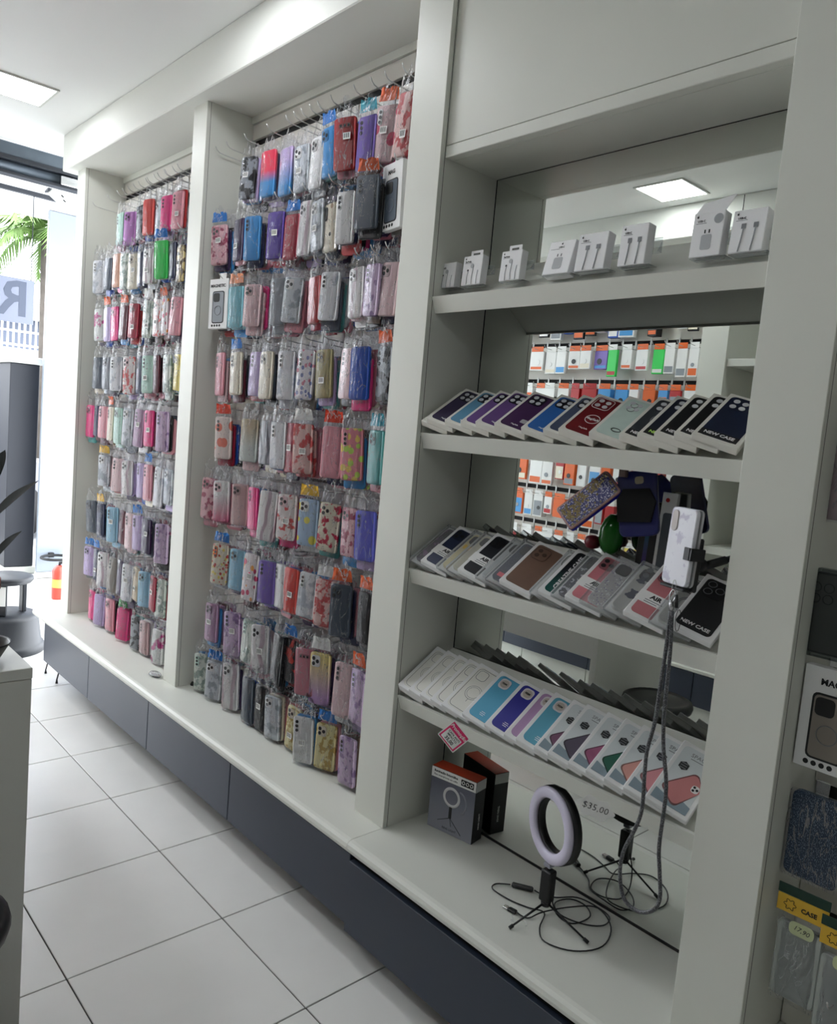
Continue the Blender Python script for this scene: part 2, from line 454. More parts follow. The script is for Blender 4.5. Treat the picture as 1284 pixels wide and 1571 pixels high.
slatwall(-4.337, -3.098, 'white slatwall with black slots in the far bay by the shop entrance')
slatwall(-2.982, -1.734, 'white slatwall with black slots in the middle bay')
slatwall(-.539, .95, 'slatwall in the dark bay at the right edge')
for a, b in ((-4.337, -3.098), (-2.982, -1.734), (-.539, .95)):
    struct('trim_8', MB().box((a + .001, .196, 2.697), (b - .001, .222, 2.7245)), WHITE)

# mirror behind the shelves
mi = empty('wall_mirror', (-1.1365, .227, .354)); tag(mi, 'large mirror panel behind the four sloping shelves', 'mirror')
MB().box((-.4585, -.002, .008), (.4585, .003, 1.887)).build('silvered_glass', MIRROR, mi)
MB().box((-.4605, -.0035, .001), (.4605, .003, .0075)).build('joint_strip', JOINT, mi)
MB().box((-.4608, -.0032, .008), (-.459, .003, 1.887)).build('joint_strip', JOINT, mi)
MB().box((-.4608, -.0032, 1.8872), (.4605, .003, 1.8878)).build('joint_strip', JOINT, mi)

# four sloping shelves
SH = {1: 1.877, 2: 1.507, 3: 1.125, 4: .755}
SLP = .65; TH = math.atan(SLP)
UP = Vector((0, math.cos(TH), math.sin(TH))); NO = Vector((0, -math.sin(TH), math.cos(TH)))
names_ = {1: 'topmost sloping white shelf, carrying the small white accessory boxes', 2: 'second sloping white shelf from the top, with blue, purple and black case boxes',
          3: 'third sloping white shelf, with clear boxes and the creative case box', 4: 'lowest sloping white shelf, above the ring light, with price tags on its edge'}
for k, z in SH.items():
    t = empty('display_shelf', (-1.1365, .012, z)); tag(t, names_[k], 'shelf', 'sloping shelves before the mirror')
    def ext(pts, name):
        n = len(pts); h = .4605
        vs = [(-h, y, q) for y, q in pts] + [(h, y, q) for y, q in pts]
        fs = [tuple(range(n)), tuple(reversed(range(n, 2 * n)))] + [(i, i + n, (i + 1) % n + n, (i + 1) % n) for i in range(n)]
        return MB().add(vs, fs).build(name, WHITE, t)
    ext([(0, 0), (.0165, -.0425), (.022, -.0425), (.022, -.013), (.009, 0.001)], 'fascia')
    ext([(.0225, -.0065), (.0225, -.036), (.209, -.036 + .1865 * SLP), (.209, -.0065 + .1865 * SLP)], 'shelf_board')

# ------------------------------------------------------------------ opposite side of the shop (seen in the mirror)
struct('trim_9', MB().bbox((-4.9, -2.6, 2.725), (2.5, -2.15, 2.91), .004), PLASTER)
MB().box((-2.068, -2.1495, 2.73), (-2.064, -2.149, 2.905)).build('board_joint', JOINT, bpy.data.objects['trim_9'])
for x0, x1 in ((-4.75, -4.6), (-2.24, -2.085), (-.95, -.8), (1.2, 1.35)):
    struct('trim_10', MB().bbox((x0, -2.6, PZ), (x1, -2.2, 2.725), .0012), WHITE)
slatwall(-4.6, -2.24, 'slatwall hung with orange and white packs across the shop, reflected in the mirror', -2.5, -1, SLOTS=[2.45 - .25 * k for k in range(8)])
ot = empty('display_plinth', (0, 0, 0)); tag(ot, 'plinth with slate blue panels across the shop, reflected in the mirror', 'plinth')
MB().bbox((-4.8, -2.598, .331), (1.6, -2.09, .3535), .006).build('plinth_top', WHITE, ot)
for k in range(9):
    x = -4.75 + k * .69
    MB().bbox((x + .002, -2.12, .145), (x + .688, -2.10, .328), .0015).build('drawer_front', NAVY, ot)
MB().box((-4.74, -2.59, .15), (1.45, -2.125, .330)).build('carcass', MATS['dark_carcass'], ot)
for k in range(12): MB().bbox((-4.78 + k * .52, -2.16, .001), (-4.265 + k * .52, -2.125, .142), .001).build('kick_board', WHITE2, ot)
# alcove shelves beyond the reflected post
for z in (2.035, 1.5, 1.0):
    o = MB().bbox((-2.083, -2.59, z - .02), (-.952, -2.215, z + .02), .001).build('alcove_shelf', WHITE)
    tag(o, 'white alcove shelf %s across the shop, seen in the mirror' % {2.035: 'nearest the ceiling', 1.5: 'at head height', 1.0: 'at waist height'}[z], 'shelf')
vase = MB().lathe([(.02, 0), (.05, .02), (.065, .07), (.05, .12), (.03, .14)], 18).build('red_vase', mat('dark_red_glaze', (120, 20, 34), .25), loc=(-1.95, -2.30, 1.521))
tag(vase, 'small dark red vase on the alcove shelf, seen at the mirror edge', 'vase')

# ceiling LED panels
LEDM = mat('led_diffuser', (250, 250, 250), .5, emit=(248, 251, 255), estr=13.5)
def led(x, y, s, label, on=True):
    t = empty('ceiling_light', (x, y, 2.9095)); tag(t, label, 'ceiling light', 'recessed ceiling lights')
    h = s / 2
    f = MB()
    for a, b in (((-h, -h), (h, -h + .012)), ((-h, h - .012), (h, h)), ((-h, -h + .012), (-h + .012, h - .012)), ((h - .012, -h + .012), (h, h - .012))):
        f.bbox((a[0], a[1], -.008), (b[0], b[1], 0), .001)
    f.build('frame', WHITE2, t)
    MB().box((-h + .0125, -h + .0125, -.005), (h - .0125, h - .0125, -.001)).build('diffuser', LEDM, t)
led(-4.06, -.41, .29, 'square LED ceiling light at the upper left, near the entrance')
led(-2.35, -1.90, .29, 'square LED ceiling light reflected at the top of the mirror')
led(-4.06, -1.90, .29, 'square LED ceiling light across the shop near the entrance')
led(-2.35, -.41, .29, 'added unseen LED ceiling light above the aisle before the middle bay')  # added out of view to brighten the middle of the shop
led(-.65, -1.90, .29, 'added unseen LED ceiling light across the shop opposite the shelf bay')  # unseen extra panel, put in to lift the light by the shelves

# ------------------------------------------------------------------ shop entrance and street
GREY = mat('galvanised_grey', (92, 102, 112), .45, metal=.3, var=.15, scale=12)
DGREY = mat('dark_slate_metal', (30, 34, 42), .5)
rs = empty('roller_shutter', (-4.95, -1.15, 2.75)); tag(rs, 'grey rolled up metal shutter housing under the ceiling at the entrance', 'shutter')
MB().bbox((-.06, -1.45, .085), (.045, 1.41, .158), .004).build('housing', GREY, rs)
MB().bbox((-.05, -1.45, .06), (.056, 1.41, .084), .002).build('top_rail', DGREY, rs)
MB().tube([(-.005, -1.45, .035), (-.005, 1.40, .035)], .03, 14).build('roller_tube', GREY, rs)
MB().bbox((-.03, -1.45, -.012), (.04, 1.41, .004), .002).build('bottom_rail', DGREY, rs)
MB().bbox((.03, 1.2, .0), (.06, 1.3, .05), .003).build('bracket', CHROME, rs)
struct('trim_11', MB().bbox((-5.02, -2.6, 2.745), (-4.99, .9, 3.3)), PLASTER)
porch = struct('trim_12', MB().bbox((-7.36, -4.5, 3.05), (-5.021, 4.5, 3.25), .004), mat('porch_soffit', (236, 236, 238), .7))
struct('sky_blocking_wall', MB().box((-7.36, -2.85, -.004), (-5.021, -2.65, 3.049)), PLASTER)  # added unseen wall, cuts the sky light coming from the side
side = struct('sidewalk', MB().box((-8.2, -6, -.12), (-4.951, 8, -.004)), mat('pale_pavement', (190, 189, 186), .6, var=.06, scale=4))
road = struct('road', MB().box((-30, -18, -.3), (-8.6, 26, -.14)), mat('asphalt_pale', (150, 152, 156), .85, var=.1, scale=3))
kerb = struct('kerb', MB().bbox((-8.6, -18, -.3), (-8.2, 26, -.005), .01), mat('concrete_kerb', (196, 194, 190), .7, var=.1, scale=6))
gp = empty('glossy_panel', (-6.93, 1.6, 0)); tag(gp, 'tall glossy white panel leaning light at the entrance beside the dark pillar', 'panel')
MB().bbox((-.04, -1.01, .05), (0, .9, 3.045), .004).build('panel_sheet', mat('gloss_white', (138, 146, 156), .14, coat=.3), gp)
MB().bbox((-.05, -1.01, 0), (.005, .9, .048), .003).build('kick_strip', WHITE2, gp)
pi = empty('entrance_pillar', (-7.35, .48, 0)); tag(pi, 'dark slate pillar with a pale capstone just outside the entrance', 'pillar')
MB().bbox((-.2, -.08, .06), (.18, .15, 1.80), .004).build('shaft', mat('slate_paint', (18, 23, 34), .55, var=.08, scale=3), pi)
MB().bbox((-.24, -.12, 1.802), (.22, .19, 1.86), .008).build('capstone', PLASTER, pi)
MB().bbox((-.22, -.10, 0), (.20, .17, .058), .004).build('foot', WHITE2, pi)
# shop sign seen from behind
q = at(20, 460, x=-6.5)
sg = empty('hanging_sign', q); tag(sg, 'pale translucent sign with a grey reversed letter R hanging at the left edge', 'sign')
MB().bbox((-.004, -.42, -.165), (.004, .145, .165), .002).build('sign_sheet', clear_mat('frosted_sign', (128, 134, 152), a=.75, rough=.4), sg)
M = Matrix.Translation((.006, -.0, 0)) @ Matrix(((0, 0, 1, 0), (-1, 0, 0, 0), (0, 1, 0, 0), (0, 0, 0, 1))) 
text('R', .36, mat('sign_grey', (64, 72, 90), .5), sg, M, bold=.02)
for y in (-.38, .12): MB().tube([(0, y, .165), (0, y, 3.05 - .2 - q.z + .2)], .003, 6).build('suspension_wire', DGREY, sg)
MB().bbox((-.02, -.45, 3.05 - .2 - q.z + .17), (.02, .3, 3.05 - .2 - q.z + .21), .003).build('suspension_rail', DGREY, sg)

# fence on a white wall, palm, car across the street
wl = empty('garden_wall', (-14, 2, -.14)); tag(wl, 'white garden wall with a railing across the street', 'wall')
MB().bbox((-.15, -9, 0), (.15, 9, 2.45), .01).build('wall_body', mat('bright_render', (180, 180, 182), .8), wl)
FW = mat('white_railing', (225, 228, 235), .5)
for k in range(60): MB().box((-.012, -.6 + k * .085 * 1.0, 2.45), (.012, -.575 + k * .085, 2.98)).build('railing_bar', FW, wl)
for z in (2.50, 2.72, 2.95): MB().box((-.02, -.65, z), (.02, 4.5, z + .03)).build('rail', FW, wl)
bh = empty('house', (-18, 4, -.14)); tag(bh, 'pale house front behind the railing across the street', 'house')
MB().box((-1, -4, 0), (0, 3, 3.3)).build('wall', mat('house_grey', (84, 90, 104), .8), bh)
MB().bbox((-1.2, -4.2, 3.302), (.3, 3.2, 3.5), .02).build('roof_slab', PLASTER, bh)
for y in (-3, -1.2, .6): MB().box((.001, y, 1.2), (.04, y + 1.0, 2.4)).build('window', mat('window_dark', (70, 80, 95), .2), bh)

def palm(x, y, h, n, seed, label):
    r_ = random.Random(seed)
    t = empty('palm_tree', (x, y, -.13)); tag(t, label, 'tree', 'palms across the street')
    MB().tube([(0, 0, 0), (.05, .02, h * .4), (.02, 0, h)], [.07, .05, .045], 10).build('trunk', mat('palm_bark', (78, 72, 66), .9, var=.3, scale=8), t)
    LG = mat('palm_leaf', (92, 122, 58), .6, var=.3, scale=3); 
    for k in range(n):
        a = 2 * math.pi * k / n + r_.uniform(-.2, .2); el = r_.uniform(-.1, 1.1); Lf = r_.uniform(1.0, 1.35)
        b = MB(); pts = []
        p = Vector((.02, 0, h)); d = el
        for i in range(9):
            pts.append(p.copy()); p = p + Vector((math.cos(a) * math.cos(d), math.sin(a) * math.cos(d), math.sin(d))) * Lf / 8; d -= .27
        b.tube(pts, [.02 - .002 * i for i in range(9)], 5)
        sd = Vector((-math.sin(a), math.cos(a), 0))
        for i in range(1, 9):
            for s in (-1, 1):
                for u_ in (0, .33, .66):
                    o_ = pts[i - 1].lerp(pts[i], u_); ll = .26 * (1 - abs(i - 4) / 7)
                    tip = o_ + sd * s * ll + Vector((0, 0, -ll * r_.uniform(.5, 1.0))) + (pts[i] - pts[i - 1]) * 1.1
                    wv = (pts[i] - pts[i - 1]).normalized() * .03
                    b.add([o_ - wv, o_ + wv, tip], [(0, 1, 2)])
        b.build('frond', LG, t)
q = at(62, 520, x=-12.5)
palm(q.x, q.y, 4.0, 15, 3, 'palm tree with light green drooping fronds, nearer the glossy panel')
q = at(-30, 520, x=-12.9)
palm(q.x + 3.2, q.y - 1.6, 4.2, 11, 8, 'palm tree with pale fronds at the left edge of the picture')
# parked car (only its flank shows)
cq = at(6, 640, x=-11.0)
ca = empty('parked_car', (-10.6, cq.y - 1.5, -.14)); tag(ca, 'grey parked car behind the dark pillar across the road', 'car')
prof = [(-2.1, .3), (-2.1, .75), (-1.5, .88), (-.9, 1.35), (.6, 1.4), (1.3, .95), (2.05, .85), (2.1, .3)]
vs = [(-.8, y, z) for y, z in prof] + [(.8, y, z) for y, z in prof]; n = len(prof)
MB().add(vs, [tuple(reversed(range(n))), tuple(range(n, 2 * n))] + [(i, (i + 1) % n, (i + 1) % n + n, i + n) for i in range(n)]).build('body', mat('car_paint', (150, 150, 158), .3, metal=.4), ca)
MB().box((.801, -.85, .95), (.81, -.05, 1.3)).build('window', MATS['window_dark'], ca); MB().box((.801, .02, .95), (.81, .7, 1.3)).build('window', MATS['window_dark'], ca)
for y in (-1.35, 1.35): MB().lathe([(.0, -.1), (.33, -.1), (.33, .1), (.0, .1)], 20, cap=False, M=Matrix.Translation((.75, y, .33)) @ Matrix.Rotation(R(90), 4, 'Y')).build('wheel', BLACKM, ca)
gs = MB()
for k in range(400):
    x = rnd.uniform(-20.5, -19.2); y = rnd.uniform(-4, 8)
    gs.add([(x, y, -.139), (x + .05, y, -.139), (x + .02, y + .03, .35)], [(0, 1, 2)])
o = gs.build('grass_verge', mat('grass_green', (130, 170, 70), .8)); tag(o, 'strip of bright grass on the far verge', 'grass', kind='stuff')

# security camera under the porch edge
q = at(103, 288, z=3.049)
sc_ = empty('security_camera', q); sc_.scale = (1.3, 1.3, 1.3); tag(sc_, 'small white security camera hanging under the porch beside the shutter', 'camera')
MB().lathe([(.03, -.008), (.03, 0)], 16).build('ceiling_mount', WHITE2, sc_)
MB().tube([(0, 0, -.008), (0, .0, -.03), (.02, -.02, -.05)], .009, 8).build('bracket', WHITE2, sc_)
Mc = Matrix.Translation((.02, -.03, -.07)) @ Matrix.Rotation(R(-35), 4, 'X')
MB().bbox((-.03, -.07, -.03), (.03, .035, .03), .005, M=Mc).build('housing', WHITE2, sc_)
MB().bbox((-.033, -.082, -.033), (.033, -.0705, .033), .003, M=Mc).build('front_plate', DGREY, sc_)
for a in ((-.01, .0), (.012, -.012)): MB().box((.0302, a[0] - .008, a[1] - .004), (.031, a[0] + .008, a[1] + .004), M=Mc).build('vent', BLACKM, sc_)

# fire extinguisher and ring by the entrance
fe = empty('fire_extinguisher', (-5.9, .45, 0)); tag(fe, 'small red fire extinguisher with a yellow label on the pavement by the far post', 'extinguisher')
MB().lathe([(.045, .06), (.05, .07), (.05, .27), (.035, .30), (.018, .31)], 18).build('cylinder', mat('extinguisher_red', (226, 70, 56), .3), fe)
MB().lathe([(.0503, .15), (.0503, .21)], 18, cap=False).build('yellow_label', mat('label_yellow', (222, 214, 90), .5), fe)
MB().lathe([(.048, 0), (.048, .0595)], 18).build('base_label', WHITE2, fe)
MB().tube([(0, 0, .3105), (0, 0, .33), (.03, .02, .335)], .01, 8).build('valve', BLACKM, fe)
rg = empty('ring_bracket', (-6.78, .70, .2)); tag(rg, 'black metal ring fixed low on the glossy white panel', 'bracket')
MB().tube([(.115 * math.cos(a), .115 * math.sin(a), 0) for a in [2 * math.pi * k / 28 for k in range(28)]], .011, 8, closed=True).build('ring', BLACKM, rg)
MB().bbox((-.149, -.02, -.02), (-.117, .02, .02), .002).build('wall_plate', BLACKM, rg)

# ================================================================== HANGING CASE PACKS
RX = Matrix.Rotation(R(90), 4, 'X')      # drawn in x-y, stands up facing -y
C_ = {
 'red': (176, 32, 36), 'coral': (226, 84, 76), 'hotpink': (240, 66, 140), 'pink': (232, 160, 172), 'palepink': (236, 205, 208), 'rose': (196, 120, 136),
 'dustypink': (206, 172, 172), 'crimson': (168, 24, 56), 'maroon': (92, 22, 40), 'orchid': (200, 134, 208), 'lilac': (196, 176, 220), 'purple': (128, 104, 190),
 'violet': (96, 70, 170), 'darkpurple': (58, 38, 78), 'periwinkle': (104, 108, 214), 'mauve': (176, 140, 172), 'skyblue': (70, 150, 214), 'lightblue': (150, 200, 226),
 'cyan': (140, 206, 220), 'blue': (36, 84, 180), 'navy': (28, 36, 72), 'slate': (74, 84, 98), 'grey': (142, 148, 156), 'black': (22, 22, 26), 'white': (236, 236, 236),
 'cream': (232, 224, 204), 'beige': (206, 192, 164), 'olive': (170, 160, 116), 'green': (60, 214, 96), 'teal': (90, 170, 168), 'mint': (186, 222, 208),
 'yellow': (232, 214, 110), 'taupe': (132, 124, 116), 'brown': (112, 86, 72), 'tan': (176, 150, 122), 'orange': (226, 104, 44), 'lime': (180, 214, 90), 'peach': (232, 178, 150)}
def cm(name):
    return mat('case_' + name, C_[name], .32)
def PT(key, *a, **k): return pattern_mat('pattern_' + key, *a, **k)
W_, K_ = C_['white'], C_['black']
STY = {   # style -> (material, words, camera style, island colour)
 'bwcam': (PT('bw', C_['grey'], K_, scale=30, size=.5, kind='noise'), 'black and grey patterned', 'dots', 'black'),
 'redblue': (gradient_mat('grad_redblue', C_['skyblue'], (240, 70, 96), .05, .09, 'Z'), 'red to blue gradient', 'none', 'red'),
 'lilacblue': (gradient_mat('grad_lilacblue', C_['skyblue'], C_['lilac'], .03, .12, 'Z'), 'lilac to blue gradient', 'none', 'lilac'),
 'whitepink': (gradient_mat('grad_whitepink', (206, 90, 130), C_['white'], .0, .11, 'Z'), 'white to pink gradient', 'tri', 'palepink'),
 'heart': (PT('heart', C_['palepink'], (206, 70, 104), scale=14, size=.28), 'pale pink case with rose spots,', 'pill', 'white'),
 'pinkpat': (PT('pinkpat', (236, 198, 192), (206, 84, 84), scale=38, size=.5, kind='noise'), 'pink and red patterned', 'none', 'pink'),
 'rosepat': (PT('rosepat', (226, 180, 188), (160, 60, 90), scale=45, size=.52, kind='noise'), 'rose pink patterned', 'tri', 'rose'),
 'flower': (PT('flower', C_['cream'], (196, 40, 70), scale=60, size=.52, kind='noise'), 'cream case with red flowers,', 'tri', 'cream'),
 'creampat': (PT('creampat', C_['cream'], K_, C_['tan'], scale=34, size=.3), 'cream case with black and tan spots,', 'pill', 'black'),
 'spots': (PT('spots', C_['cream'], (196, 60, 50), C_['yellow'], scale=70, size=.42), 'cream case with red and yellow spots,', 'pill', 'orange'),
 'hearts': (PT('hearts', (232, 230, 236), (206, 130, 150), (120, 130, 180), scale=52, size=.36), 'white case with pink and blue hearts,', 'pill', 'white'),
 'clear': (PT('clear', (214, 220, 226), (160, 168, 178), scale=26, size=.52, kind='noise'), 'clear', 'tri', 'white'),
 'clearw': (PT('clearw', (232, 234, 238), (190, 196, 206), scale=22, size=.55, kind='noise'), 'frosted clear', 'pill', 'white'),
 'clearbeige': (gradient_mat('grad_beige', (214, 222, 218), C_['beige'], .05, .13, 'Z'), 'clear case with beige top,', 'none', 'beige'),
 'stripes': (PT('stripes', (200, 202, 210), (90, 92, 104), scale=9, size=.5, kind='wave'), 'grey and white striped', 'none', 'grey'),
 'marble': (PT('marble', (238, 236, 236), (196, 176, 186), scale=6, size=.7, kind='wave'), 'white marbled', 'tri', 'white'),
 'lilacpat': (PT('lilacpat', (214, 190, 220), (150, 120, 170), scale=32, size=.54, kind='noise'), 'lilac patterned', 'pill', 'lilac'),
 'purplepat': (PT('purplepat', (196, 170, 200), (84, 40, 96), scale=50, size=.46, kind='noise'), 'purple patterned', 'none', 'purple'),
 'rainbow': (gradient_mat('grad_rainbow', (200, 160, 214), (244, 224, 150), .02, .14, 'Z'), 'white case with pastel rainbow', 'tri', 'white'),
 'neon': (PT('neon', (236, 150, 160), (206, 236, 110), (250, 220, 120), scale=40, size=.44), 'pink case with neon yellow blocks,', 'pill', 'pink'),
 'yellowpat': (PT('yellowpat', (236, 226, 170), (190, 160, 80), scale=44, size=.52, kind='noise'), 'pale yellow patterned', 'tri', 'cream'),
 'goldpat': (PT('goldpat', (206, 186, 130), (80, 62, 40), scale=55, size=.48, kind='noise'), 'gold and brown patterned', 'none', 'brown'),
 'darkred': (PT('darkred', (40, 38, 44), (200, 60, 50), scale=18, size=.58, kind='noise'), 'black case with red swirl,', 'none', 'black'),
 'magenta': (PT('magentaw', (232, 234, 232), (190, 40, 130), scale=16, size=.56, kind='noise'), 'white case with magenta splash,', 'none', 'white'),
 'greenpat': (PT('greenpat', (216, 224, 214), (140, 160, 150), scale=30, size=.5, kind='noise'), 'pale green patterned', 'pill', 'mint'),
 'whitered': (PT('whitered', (240, 232, 230), (220, 90, 90), scale=46, size=.55, kind='noise'), 'white case with small red print,', 'tri', 'palepink'),
 'lbyellow': (PT('lbyellow', (176, 200, 226), (232, 220, 90), scale=17, size=.27), 'light blue case with yellow blots,', 'tri', 'white'),
 'pinkprint': (PT('pinkprint', (238, 230, 232), (210, 70, 110), (236, 160, 60), scale=36, size=.36), 'white case with pink and orange print,', 'none', 'white'),
 'bearish': (PT('peachblock', (240, 226, 220), (236, 130, 110), scale=20, size=.4), 'white case with peach blocks,', 'dots', 'black'),
}
def style(n):
    if n in STY: return STY[n]
    return cm(n), {'lightblue': 'light blue', 'skyblue': 'sky blue', 'hotpink': 'hot pink', 'palepink': 'pale pink', 'dustypink': 'dusty pink', 'darkpurple': 'dark purple', 'red': 'plain red'}.get(n, n), None, n

CW, CH, CT = .079, .160, .0105
def mk_case():
    b = MB().prism(rrect(CW, CH, .010, 3, 0, CH / 2), 0.001, CT, 0, RX, c=.0018); m = b.mesh('case'); m.materials.append(None); return m
case_me = mk_case()
def mk_cut(kind):
    b = MB()
    if kind == 'tri':
        b.prism(rrect(.034, .036, .008, 3, -.016, CH - .026), CT, CT + .0018, 0, RX, c=.0006)
        for x, y in ((-.024, CH - .018), (-.024, CH - .034), (-.009, CH - .026)): b.prism(circ(.0062, 12, x, y), CT + .0018, CT + .0026, 1, RX)
    elif kind == 'pill':
        b.prism(rrect(.017, .046, .008, 3, -.023, CH - .033), CT, CT + .0018, 0, RX, c=.0006)
        for y in (CH - .019, CH - .033, CH - .047): b.prism(circ(.0052, 12, -.023, y), CT + .0018, CT + .0026, 1, RX)
    elif kind == 'bar':
        b.prism(rrect(.046, .014, .005, 3, 0, CH - .026), CT, CT + .0016, 0, RX, c=.0005)
        for x in (-.014, 0, .014): b.prism(circ(.0042, 10, x, CH - .026), CT + .0016, CT + .0022, 1, RX)
    else:
        for y in (CH - .018, CH - .033, CH - .048): b.prism(circ(.0058, 12, -.024, y), CT, CT + .0014, 1, RX)
    m = b.mesh('camera_cutout'); m.materials.append(None); m.materials.append(BLACK); return m
cut_me = {k: mk_cut(k) for k in ('tri', 'pill', 'bar', 'dots')}
def mk_bag(seed, hh=.034):
    r_ = random.Random(seed); nx, nz = 8, 14; b = MB(); vs = []
    H = CH + .016 + hh; zb = -.010; hsplit = (CH + .012 - zb) / H
    for j in range(nz + 1):
        t = j / nz; z = zb + H * t; hd = max(0, (t - hsplit) / (1 - hsplit))
        wv = .0435 * (1 - .22 * hd)
        for i in range(nx + 1):
            s = -1 + 2 * i / nx
            edge = abs(s) ** 4
            y = -.0155 * (1 - edge) * (1 - .5 * hd) - .001
            y += r_.uniform(-.001, .001) * (1 - hd) + r_.uniform(-.0065, .0065) * hd
            vs.append((s * wv + r_.uniform(-.0035, .0035) * hd, y if t > 0 else -.004, z + (r_.uniform(-.006, .006) + .026 * (1 - abs(s)) ** 1.3) * hd))
    fs = []; 
    for j in range(nz):
        for i in range(nx):
            a = j * (nx + 1) + i; fs.append((a, a + 1, a + nx + 2, a + nx + 1))
    cut = int(nz * hsplit)
    b.add(vs, fs, 0, smooth=True)
    for q in range(len(b.f)):
        if q // nx >= cut: b.m[q] = 1; b.sm[q] = False
    m = b.mesh('bag'); m.materials.append(FILM); m.materials.append(FILMH); return m
bag_me = [mk_bag(s) for s in range(6)]
bag_tall = [mk_bag(10 + s, .047) for s in range(7)]
def mk_head(seed):
    r_ = random.Random(seed); b = MB(); vs = []; nx, nz = 6, 3
    for sgn in (0, 1):
        for j in range(nz + 1):
            for i in range(nx + 1):
                s = -1 + 2 * i / nx
                vs.append((s * .037 * (1 - .12 * j / nz), -.010 + .0012 * sgn + .004 * math.sin(i * 2.1 + seed + j) * j / nz, CH + .012 + .036 * j / nz + .003 * math.sin(i * 1.7 + seed) * (j / nz)))
    n = (nx + 1) * (nz + 1); fs = []
    for j in range(nz):
        for i in range(nx):
            a = j * (nx + 1) + i; fs.append((a, a + 1, a + nx + 2, a + nx + 1)); fs.append((a + n, a + nx + 1 + n, a + nx + 2 + n, a + 1 + n))
    b.add(vs, fs); m = b.mesh('header_card'); m.materials.append(None); return m
head_me = [mk_head(s) for s in range(3)]
def mk_bar():
    b = MB(); b.box((-.013, -.0178, -.010), (.013, -.0174, .010), 0)
    x = -.011
    for k in range(9):
        wd = (.0008, .0016, .0006)[k % 3]; b.box((x, -.0181, -.006), (x + wd, -.0179, .008), 1); x += .0024
    m = b.mesh('barcode_label'); m.materials.append(PAPER); m.materials.append(INK); return m
bar_me = mk_bar()
HM = {'orange': ORANGE, 'blue': mat('blue_card', (40, 120, 200), .5), 'teal': mat('teal_card', (40, 150, 170), .5), 'white': PAPER, 'yellow': mat('yellow_card', (236, 190, 60), .5),
      'green': mat('green_card', (60, 150, 80), .5), 'red': mat('orange_red_card', (232, 66, 34), .5), 'peach': mat('peach_card', (240, 160, 120), .5)}

ORD = ['first', 'second', 'third', 'fourth', 'fifth', 'sixth', 'seventh', 'eighth', 'ninth', 'tenth', 'eleventh', 'twelfth', 'thirteenth', 'fourteenth', 'fifteenth', 'sixteenth', 'seventeenth', 'eighteenth', 'nineteenth', 'twentieth', 'twenty-first', 'twenty-second']
ROWN = ['top', 'second', 'third', 'fourth', 'fifth', 'sixth', 'seventh', 'eighth', 'lowest']
hook_b = MB().tube([(0, -.002, -.088), (0, -.08, -.084), (0, -.140, -.081), (0, -.153, -.078), (0, -.162, -.070), (0, -.168, -.060)], .0018, 6)
hook_b.bbox((-.006, -.0045, -.094), (.006, -.0005, -.017), .0012)
hook_me = hook_b.mesh('display_hook'); hook_me.materials.append(WIRE)

def mag_box(root, colour, word='MAG'):
    MB().bbox((-.052, -.022, -.008), (.052, -.001, .185), .001).build('carton', mat('white_carton', (228, 228, 228), .5), root)
    MB().prism(rrect(.066, .125, .01, 3, 0, .075), .0222, .0228, 0, RX).build('printed_case', BLACK, root)
    MB().prism(rrect(.058, .117, .008, 3, 0, .075), .0229, .0234, 0, RX).build('case_picture', cm(colour), root)
    MB().prism(rrect(.034, .034, .008, 3, -.009, .113), .0235, .0245, 0, RX).build('camera_picture', BLACK, root)
    MB().tube([(.018 * math.cos(a), -.0242, .062 + .018 * math.sin(a)) for a in [2 * math.pi * k / 20 for k in range(20)]], .0008, 5, closed=True).build('magnet_ring', GREYINK, root)
    text(word, .0165, INK, root, Matrix.Translation((-.004, -.0226, .158)) @ RX, bold=.03)
    for k in range(4): MB().prism(circ(.005, 10, -.03 + .014 * k, .004), .0222, .0226, 0, RX).build('seal', INK, root)

def hang_tab(root, m):
    MB().bbox((-.018, -.0035, .186), (.018, -.0015, .212), .0008).build('hang_tab', m, root)

PACKS = []; STUFF = []
def pack(bay, row, k, l, r, top, bot, st, head=None, yf=.06, cut=None, roll=0, first=True):
    cx = (l + r) / 2
    p = at(cx, (top + bot) / 2, y=yf); zt = at(cx, top, y=yf).z; zb = at(cx, bot, y=yf).z
    h = max(.156, min(.182, zt - zb)); zc = (zt + zb) / 2
    # turn towards the aisle as far as its seen width asks for
    best, by = 1e9, 0
    for q in range(-15, 46, 3):
        a = R(q); hw = CW / 2
        wpx = proj((p.x + hw * math.cos(a), yf + hw * math.sin(a), zc))[0] - proj((p.x - hw * math.cos(a), yf - hw * math.sin(a), zc))[0]
        if abs(wpx - (r - l)) < best: best, by = abs(wpx - (r - l)), q
    return dict(bay=bay, row=row, k=k, x=p.x, y=yf, z=zc - h / 2, h=h, yaw=max(-6, min(by, 22)), st=st, head=head, cut=cut, roll=roll, depth=0)

